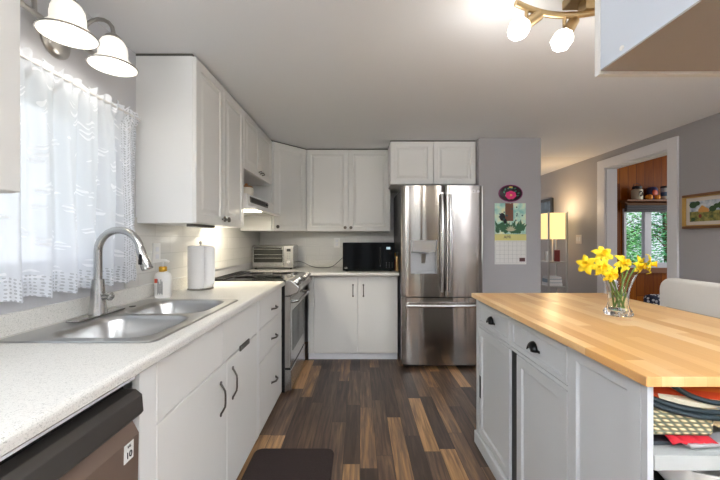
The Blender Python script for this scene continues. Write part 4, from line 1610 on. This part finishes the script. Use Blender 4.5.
# ------------------------------------------------------------------ kitchen island
IX0, IX1, IY0, IY1 = .688, 1.50, .805, 2.07
BXL, BXR, BY0, BY1 = .712, 1.28, .830, 2.050
t = thing('kitchen_island', 'pale grey kitchen island with butcher block top, drawers and open end shelves', 'kitchen island', (1.0, 1.4, 0))
box(IX0, IX1, IY0, IY1, .885, CT).build('worktop', block_m, t, bevel=.002)
S3 = 1.150     # depth where the open end bay stops
b = MB()
b.box(BXL + .018, BXL + .03, S3, BY1, .05, .885)                     # left skin
b.box(BXR - .02, BXR, BY0, BY1, .05, .885)
b.box(BXL + .03, BXR - .02, BY1 - .02, BY1, .05, .885)
b.box(BXL, BXL + .015, BY0, BY0 + .018, .05, .885)
b.box(BXL, BXL + .018, 2.02, BY1, .05, .885)                          # far stile
b.box(BXL + .002, BXL + .018, 1.585, 1.60, .735, .885)                # between drawers
b.box(BXL + .002, BXL + .018, S3, 2.02, .72, .735).box(BXL + .002, BXL + .018, S3, 2.02, .872, .885)
b.build('body', paint_m, t)
MB().panel(S3 - BY0 - .018, .835, .018, SHAKER, place(BXL + .018, S3, .05, -90)).build('side_panel', paint_m, t)
box(BXL - .012, BXL + .018, BY0 - .005, BY1 + .008, 0, .075).build('base_moulding', paint_m, t, bevel=.006)
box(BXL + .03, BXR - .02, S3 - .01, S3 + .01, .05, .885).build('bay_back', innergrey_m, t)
for z in (.667, .30):
    MB().box(BXL + .018, BXR - .02, BY0 + .018, S3 - .01, z + .022, z + .037).box(BXL + .018, BXR - .02, BY0, BY0 + .018, z, z + .037).build('shelf', mat('shelf_grey_paint', 'adb0ae', .5), t, bevel=.001)
b = MB()
for x in (.93, .955, 1.12):
    b.box(x, x + .012, S3 - .022, S3 - .01, .704, .885)
b.build('back_battens', paint_m, t)
for y0, y1, xo in ((1.602, 2.018, 0), (S3 + .004, 1.583, 0)):
    d = MB().panel(y1 - y0, .133, .018, [(.022, 0), (.026, .005), (.03, .006)], place(BXL + .018, y1, .737, -90)).build('drawer', paint_m, t)
    yc = (y0 + y1) / 2 + .0
    zc2 = .805
    b = MB()
    n = 10
    vs, fs = [], []
    for k in range(n + 1):
        a = PI * k / n
        for q in range(5):
            g = PI / 2 * q / 4
            vs.append((BXL - .002 - .022 * math.sin(g), yc + .032 * math.cos(a) * (.45 + .55 * math.cos(g)), zc2 - .018 + .038 * math.sin(a) * (.35 + .65 * math.cos(g)) ))
    for k in range(n):
        for q in range(4):
            fs.append((k * 5 + q, k * 5 + q + 1, (k + 1) * 5 + q + 1, (k + 1) * 5 + q))
    b.add(vs, fs, None, True)
    b.box(BXL - .003, BXL, yc - .042, yc + .042, zc2 - .018, zc2 - .008)
    o = b.build('cup_pull', mat('black_iron', '17181a', .3, .7), d)
    sm = o.modifiers.new('solid', 'SOLIDIFY')
    sm.thickness = .003
# sliding doors: the far one set forward
box(BXL + .016, BXL + .018, S3, 2.02, .075, .72).build('door_gap', black_m, t)
for y0, y1, xf in ((1.60, 2.018, BXL + .014), (S3 + .004, 1.530, BXL + .014)):
    d = MB().panel(y1 - y0, .636, .012, SHAKER, place(xf, y1, .080, -90)).build('sliding_door', paint_m, t)
    hy = y1 - .03 if y0 > 1.55 else None
    if hy:
        box(xf - .0135, xf - .0118, hy - .012, hy + .012, .30, .43).build('finger_pull', black_m, d)

# things on the island shelf
zs = .704


def bentoval(cx, cy, cz, rx, ry, th, m_, name, parent, rotx=0, rotz=0, bend=.0, n=40, rings=8, roty=0):
    vs, fs = [], []
    M = Matrix.Translation((cx, cy, cz)) @ Matrix.Rotation(rotz, 4, 'Z') @ Matrix.Rotation(rotx, 4, 'X') @ Matrix.Rotation(roty, 4, 'Y')
    for s_ in (0, 1):
        for k in range(rings + 1):
            r_ = k / rings
            for i in range(n):
                a = 2 * PI * i / n
                x, y = rx * r_ * math.cos(a), ry * r_ * math.sin(a)
                vs.append((x, y, bend * (1 - (x / rx) ** 2) + (th if s_ else 0)))
    N_ = (rings + 1) * n
    for s_ in (0, 1):
        for k in range(rings):
            for i in range(n):
                j = (i + 1) % n
                q = [s_ * N_ + k * n + i, s_ * N_ + k * n + j, s_ * N_ + (k + 1) * n + j, s_ * N_ + (k + 1) * n + i]
                fs.append(q)
    for i in range(n):
        j = (i + 1) % n
        fs.append((rings * n + i, rings * n + j, N_ + rings * n + j, N_ + rings * n + i))
    return MB().add(vs, fs, M, True).build(name, m_, parent)


def stripes(name, cols, scale, axis='X', rot=0.):
    m, nt, b, N, L = nodes(name, .7)
    tc = N('TexCoord')
    mp = N('Mapping')
    mp.inputs['Rotation'].default_value = (0, 0, rot)
    L(tc.outputs['Object'], mp.inputs[0])
    sp = N('SeparateXYZ')
    L(mp.outputs[0], sp.inputs[0])
    mu = N('Math', operation='MULTIPLY')
    mu.inputs[1].default_value = scale
    L(sp.outputs[axis], mu.inputs[0])
    fr_ = N('Math', operation='FRACT')
    L(mu.outputs[0], fr_.inputs[0])
    r = ramp(N, [(i / len(cols), c) for i, c in enumerate(cols)], 'CONSTANT')
    L(fr_.outputs[0], r.inputs[0])
    L(r.outputs[0], b.inputs['Base Color'])
    return m


# woven mat / trivet basket
m, nt, b_, N, L = nodes('woven_seagrass', .75)
tc = N('TexCoord')
wv = N('TexWave', bands_direction='DIAGONAL')
wv.inputs['Scale'].default_value = 30
wv.inputs['Distortion'].default_value = .5
L(tc.outputs['Object'], wv.inputs['Vector'])
w3 = N('TexWave', bands_direction='Z')
w3.inputs['Scale'].default_value = 28
L(tc.outputs['Object'], w3.inputs['Vector'])
mxm = N('Math', operation='MULTIPLY')
L(wv.outputs[0], mxm.inputs[0])
L(w3.outputs[0], mxm.inputs[1])
r = ramp(N, [(.0, '5c6455'), (.2, '958a66'), (.5, 'cfc097'), (1., 'e2d6b0')])
L(mxm.outputs[0], r.inputs[0])
L(r.outputs[0], b_.inputs['Base Color'])
bp = N('Bump')
bp.inputs['Strength'].default_value = .8
bp.inputs['Distance'].default_value = .004
L(mxm.outputs[0], bp.inputs['Height'])
L(bp.outputs[0], b_.inputs['Normal'])
seagrass = m
t = thing('woven_basket', 'flat woven seagrass basket on the island shelf under the striped bag', 'basket', (.84, .99, zs + .035))
wb = MB()
Mb = Matrix.Translation((.82, .985, zs + .040)) @ Matrix.Rotation(R(-2), 4, 'Z') @ Matrix.Rotation(R(4), 4, 'X')
wb.box(-.074, .088, -.13, .14, .0, .068, Mb)
wb.build('weave', seagrass, t, bevel=.012)
t = thing('book', 'thin dark notebook lying under the woven basket on the island shelf', 'notebook', (.83, .99, zs))
box(.745, .93, .87, 1.1, zs + .001, zs + .012).build('cover', dark_m, t, bevel=.002)
# red cloth
vs, fs = [], []
rr = random.Random(9)
nx, ny2 = 18, 10
for j in range(ny2):
    for i in range(nx):
        u, v = i / (nx - 1), j / (ny2 - 1)
        vs.append((.79 + .115 * u, .845 + .10 * v, zs + .015 + .022 * math.sin(PI * min(1, v * 1.1 + .15)) * (.5 + .5 * math.sin(u * 9 + v * 3) ** 2)))
for j in range(ny2 - 1):
    for i in range(nx - 1):
        a = j * nx + i
        fs.append((a, a + 1, a + nx + 1, a + nx))
o = MB().add(vs, fs, None, True).build('red_cloth', mat('red_fabric', 'b01524', .8))
s = o.modifiers.new('solid', 'SOLIDIFY')
s.thickness = .004
tag(o, 'crumpled red cloth sticking out below the woven basket', 'cloth')
# tablet / pen
t = thing('tablet', 'grey tablet with silver edge lying at the right of the island shelf', 'tablet', (.93, .9, zs))
Mt = Matrix.Translation((.905, .90, zs + .012)) @ Matrix.Rotation(R(6), 4, 'Z')
box(-.085, .10, -.055, .12, 0, .009, Mt).build('body', mat('tablet_silver', 'c5c7cb', .3, .7), t, bevel=.003)
box(-.078, .093, -.048, .113, .009, .0095, Mt).build('screen', mat('tablet_grey', '8f9094', .3), t)
# striped tote
t = thing('striped_bag', 'orange yellow and cream striped fabric bag with dark handles on the island shelf', 'bag', (.84, .98, zs + .09))
bag = stripes('tote_stripes', ['e3d7b4', 'd9a82c', 'e9dfc4', 'd9481e', 'e9dfc4', 'd8c9a8', 'e26a1e', 'e9e2cc'], 5.2, 'Z', 0)
bag = stripes('tote_stripes2', ['d9a82c', 'd9a82c', 'e9dfc4', 'e9dfc4', 'dd4a1c', 'e26a1e', 'e9e2cc'], 4.4, 'Y')
bentoval(.87, .985, zs + .134, .155, .125, .012, bag, "panel", t, R(13), R(-8), .0, roty=R(8))
strap = mat('bag_strap', '1f2d33', .6)
for k, (a, b2, c2, d2) in enumerate((((.745, .862, zs + .130), (.80, .850, zs + .105), (.87, .845, zs + .098), (.96, .85, zs + .095)),
                                     ((.80, .87, zs + .165), (.84, .86, zs + .135), (.88, .855, zs + .115), (.97, .87, zs + .11)),
                                     ((.745, .858, zs + .118), (.80, .846, zs + .092), (.88, .842, zs + .086), (.97, .846, zs + .080)))):
    pts = []
    a, b2, c2, d2 = map(Vector, (a, b2, c2, d2))
    for q in range(17):
        u = q / 16
        pts.append(a * (1 - u) ** 3 + 3 * b2 * u * (1 - u) ** 2 + 3 * c2 * u * u * (1 - u) + d2 * u ** 3)
    MB().tube(pts, .0068, 8).build('handle', strap, t)
t = thing('paddle_board', 'pale wooden oval board leaning right of the woven basket', 'board', (.95, .95, zs))
bentoval(.955, .955, zs + .055, .085, .09, .007, mat('pale_board', 'c9b48c', .5), 'board', t, R(8), 0, 0, roty=R(14))
t = thing('white_bowl', 'white bowl on the black box under the island shelf', 'bowl', (.93, .92, .337))
MB().lathe([(.04, 0), (.05, .004), (.09, .05), (.105, .10), (.10, .10), (.086, .053), (.045, .01), (.0, .01)], (.94, .96, .337)).build('bowl_body', white_m, t)
t = thing('black_box', 'black box on the lower island shelf carrying the white bowl', 'box', (.93, .97, .338))
box(.75, 1.06, .85, 1.12, .338, .53).build('carton', black_m, t, bevel=.004)
for o in bpy.data.objects:
    if o.name == 'white_bowl':
        o.location.z += .194

# ------------------------------------------------------------------ vase and daffodils
VX, VY = 1.128, 1.464
t = thing('glass_vase', 'flared clear glass vase of daffodils on the island', 'vase', (VX, VY, CT))
prof_o = [(.0, .0), (.046, .0), (.050, .008), (.048, .02), (.040, .035), (.036, .055), (.037, .09), (.042, .12), (.05, .15), (.062, .18)]
prof_i = [(.0595, .18), (.0475, .15), (.0395, .12), (.0345, .09), (.0335, .055), (.036, .035), (.038, .022), (.0, .020)]
vs, fs = [], []
n = 32
pr = prof_o + prof_i
for r_, z in pr:
    for i in range(n):
        a = 2 * PI * i / n
        k_ = 1 + .07 * math.cos(4 * (a + PI / 4)) * (1 if z < .03 or z > .14 else .5)
        vs.append((VX + r_ * k_ * math.cos(a), VY + r_ * k_ * math.sin(a), CT + .0005 + z))
for k in range(len(pr) - 1):
    for i in range(n):
        j = (i + 1) % n
        fs.append((k * n + i, k * n + j, (k + 1) * n + j, (k + 1) * n + i))
v_ = MB().add(vs, fs, None, True)
for k in range(4):
    a = PI / 4 + k * PI / 2
    v_.ball((VX + .046 * math.cos(a), VY + .046 * math.sin(a), CT + .010), .009, .009, .009, 10, 6)
v_.build('vessel', vaseglass_m, t)
MB().lathe([(.0, .0225), (.036, .0235), (.0343, .036), (.0325, .055), (.0335, .09), (.0345, .1), (.0, .1)], (VX, VY, CT), 32).build('water', water_m, t)

heads = [(587, 265.5, 1.43, (-.75, -.6, .05), 'leftmost daffodil of the bunch, facing left over the table'),
         (603, 255.5, 1.45, (-.2, -.9, .35), 'topmost daffodil of the bunch, upper left'),
         (601, 268, 1.41, (-.15, -.95, -.05), 'daffodil in the left middle of the bunch below the topmost one'),
         (610.5, 275, 1.40, (.1, -.9, -.35), 'lowest daffodil of the bunch, hanging in front of the vase rim'),
         (623, 264, 1.46, (.25, -.9, .2), 'daffodil in the centre right of the bunch with a pointed upper petal'),
         (639, 266, 1.48, (.35, -.85, -.1), 'inner one of the two daffodils on the right side'),
         (649.5, 265, 1.46, (.75, -.6, .0), 'rightmost daffodil of the bunch')]


def daffodil(px, py, D, dirv, label, seed):
    rnd = random.Random(seed)
    c = P(px, py, D)
    d = Vector(dirv).normalized()
    base = Vector((VX + rnd.uniform(-.016, .016), VY + rnd.uniform(-.016, .016), CT + .03))
    t = thing('daffodil', label, 'flower', tuple(base), 'daffodils in the glass vase')
    rim = Vector((VX, VY, CT + .165)) + (Vector((c.x, c.y, 0)) - Vector((VX, VY, 0))).normalized() * .034
    back = c - d * .028
    pts = []
    ctrl = [base, rim, rim.lerp(back, .6) + Vector((0, 0, .018)), back]
    for q in range(21):
        u = q / 20
        pts.append(ctrl[0] * (1 - u) ** 3 + 3 * ctrl[1] * u * (1 - u) ** 2 + 3 * ctrl[2] * u * u * (1 - u) + ctrl[3] * u ** 3)
    MB().tube(pts, .0032, 8).build('stem', stem_m, t)
    Z = d
    X = Z.cross(Vector((0, 0, 1))).normalized()
    Y = Z.cross(X)
    M = Matrix((X, Y, Z)).transposed().to_4x4()
    M.translation = c
    a0 = rnd.random()
    b = MB()
    for k in range(6):
        a = a0 + k * PI / 3
        vs, fs = [], []
        L_, W_ = .038 * rnd.uniform(.9, 1.1), .026
        lay = .001 if k % 2 else -.001
        rows = 6
        for i in range(rows + 1):
            u = i / rows
            wd = W_ * math.sin(PI * min(1, u * .86 + .12)) ** .8 * .5
            if i == rows:
                wd = .002
            rz_ = .004 + L_ * u
            zz = lay + .010 * u - .016 * u * u * rnd.uniform(.5, 1.5)
            for s_ in (-1, 0, 1):
                vs.append((rz_, s_ * wd, zz + (.003 if s_ else 0)))
        for i in range(rows):
            for s_ in (0, 1):
                q = i * 3 + s_
                fs.append((q, q + 3, q + 4, q + 1))
        b.add(vs, fs, M @ Matrix.Rotation(a, 4, 'Z'), True)
    o = b.build('petals', petal_m, t)
    s_ = o.modifiers.new('solid', 'SOLIDIFY')
    s_.thickness = .0008
    n = 18
    vs, fs = [], []
    for k, (r_, z) in enumerate(((.008, .0), (.009, .010), (.011, .020), (.015, .025), (.0135, .0245), (.009, .019), (.007, .010), (.0, .003))):
        for i in range(n):
            a = 2 * PI * i / n
            fr = 1 + (.12 * math.cos(6 * a) if k in (3, 4) else 0)
            vs.append((r_ * fr * math.cos(a), r_ * fr * math.sin(a), z))
    for k in range(7):
        for i in range(n):
            j = (i + 1) % n
            fs.append((k * n + i, k * n + j, (k + 1) * n + j, (k + 1) * n + i))
    MB().add(vs, fs, M, True).build('trumpet', trumpet_m, t)
    MB().tube([back - d * .004, c - d * .010, c], [.004, .0065, .008], 8).build('bud_base', stem_m, t)


for k, hcfg in enumerate(heads):
    daffodil(*hcfg, seed=20 + k)

# ------------------------------------------------------------------ upholstered chair behind the island
t = thing('bar_stool', 'cream upholstered chair with rounded back behind the island', 'chair', (1.78, 1.76, 0))


def cushion(x0, x1, y0, y1, z0, z1, name, parent, bev, lean=0, piv=None):
    o = box(x0, x1, y0, y1, z0, z1).build(name, leather_m, parent)
    md = o.modifiers.new('bevel', 'BEVEL')
    md.width = bev
    md.segments = 5
    md.limit_method = 'NONE'
    for p in o.data.polygons:
        p.use_smooth = True
    return o


pr_ = []
for cy_, cz_, a0 in ((1.95, .945, 0), (1.57, .945, 90), (1.54, .66, 180), (1.98, .66, 270)):
    for k in range(7):
        a = R(a0 + 15 * k)
        rr_ = .07 if cz_ > .8 else .04
        pr_.append((cy_ + rr_ * math.cos(a), cz_ + rr_ * math.sin(a)))
bk = MB().prism(pr_, 'x', 1.795, 1.87).build('backrest', leather_m, t, bevel=.022)
bk.modifiers['bevel'].segments = 5
bk.modifiers['bevel'].angle_limit = R(50)
for p in bk.data.polygons:
    p.use_smooth = True
box(1.7925, 1.7955, 1.56, 1.96, .845, .849).build('seam', mat('seam_grey', 'b9b5ae', .8), bk)
cushion(1.53, 1.86, 1.52, 2.0, .55, .63, 'seat', t, .03)
for x in (1.56, 1.84):
    for y in (1.55, 1.97):
        MB().tube([(x, y, .56), (x + (.02 if x > 1.7 else -.02), y + (.02 if y > 1.7 else -.02), 0)], [.018, .012], 10).build('leg', dark_m, t)

# ------------------------------------------------------------------ floor mat
vsm = rrect(-.38, 1.55, .46, .84, .045, 0, 6)
tag(MB().prism([(p.x, p.y) for p in vsm], 'z', .001, .013).build('floor_mat', mat_m, bevel=.004), 'dark brown anti-fatigue mat on the floor by the sink cabinet', 'mat')
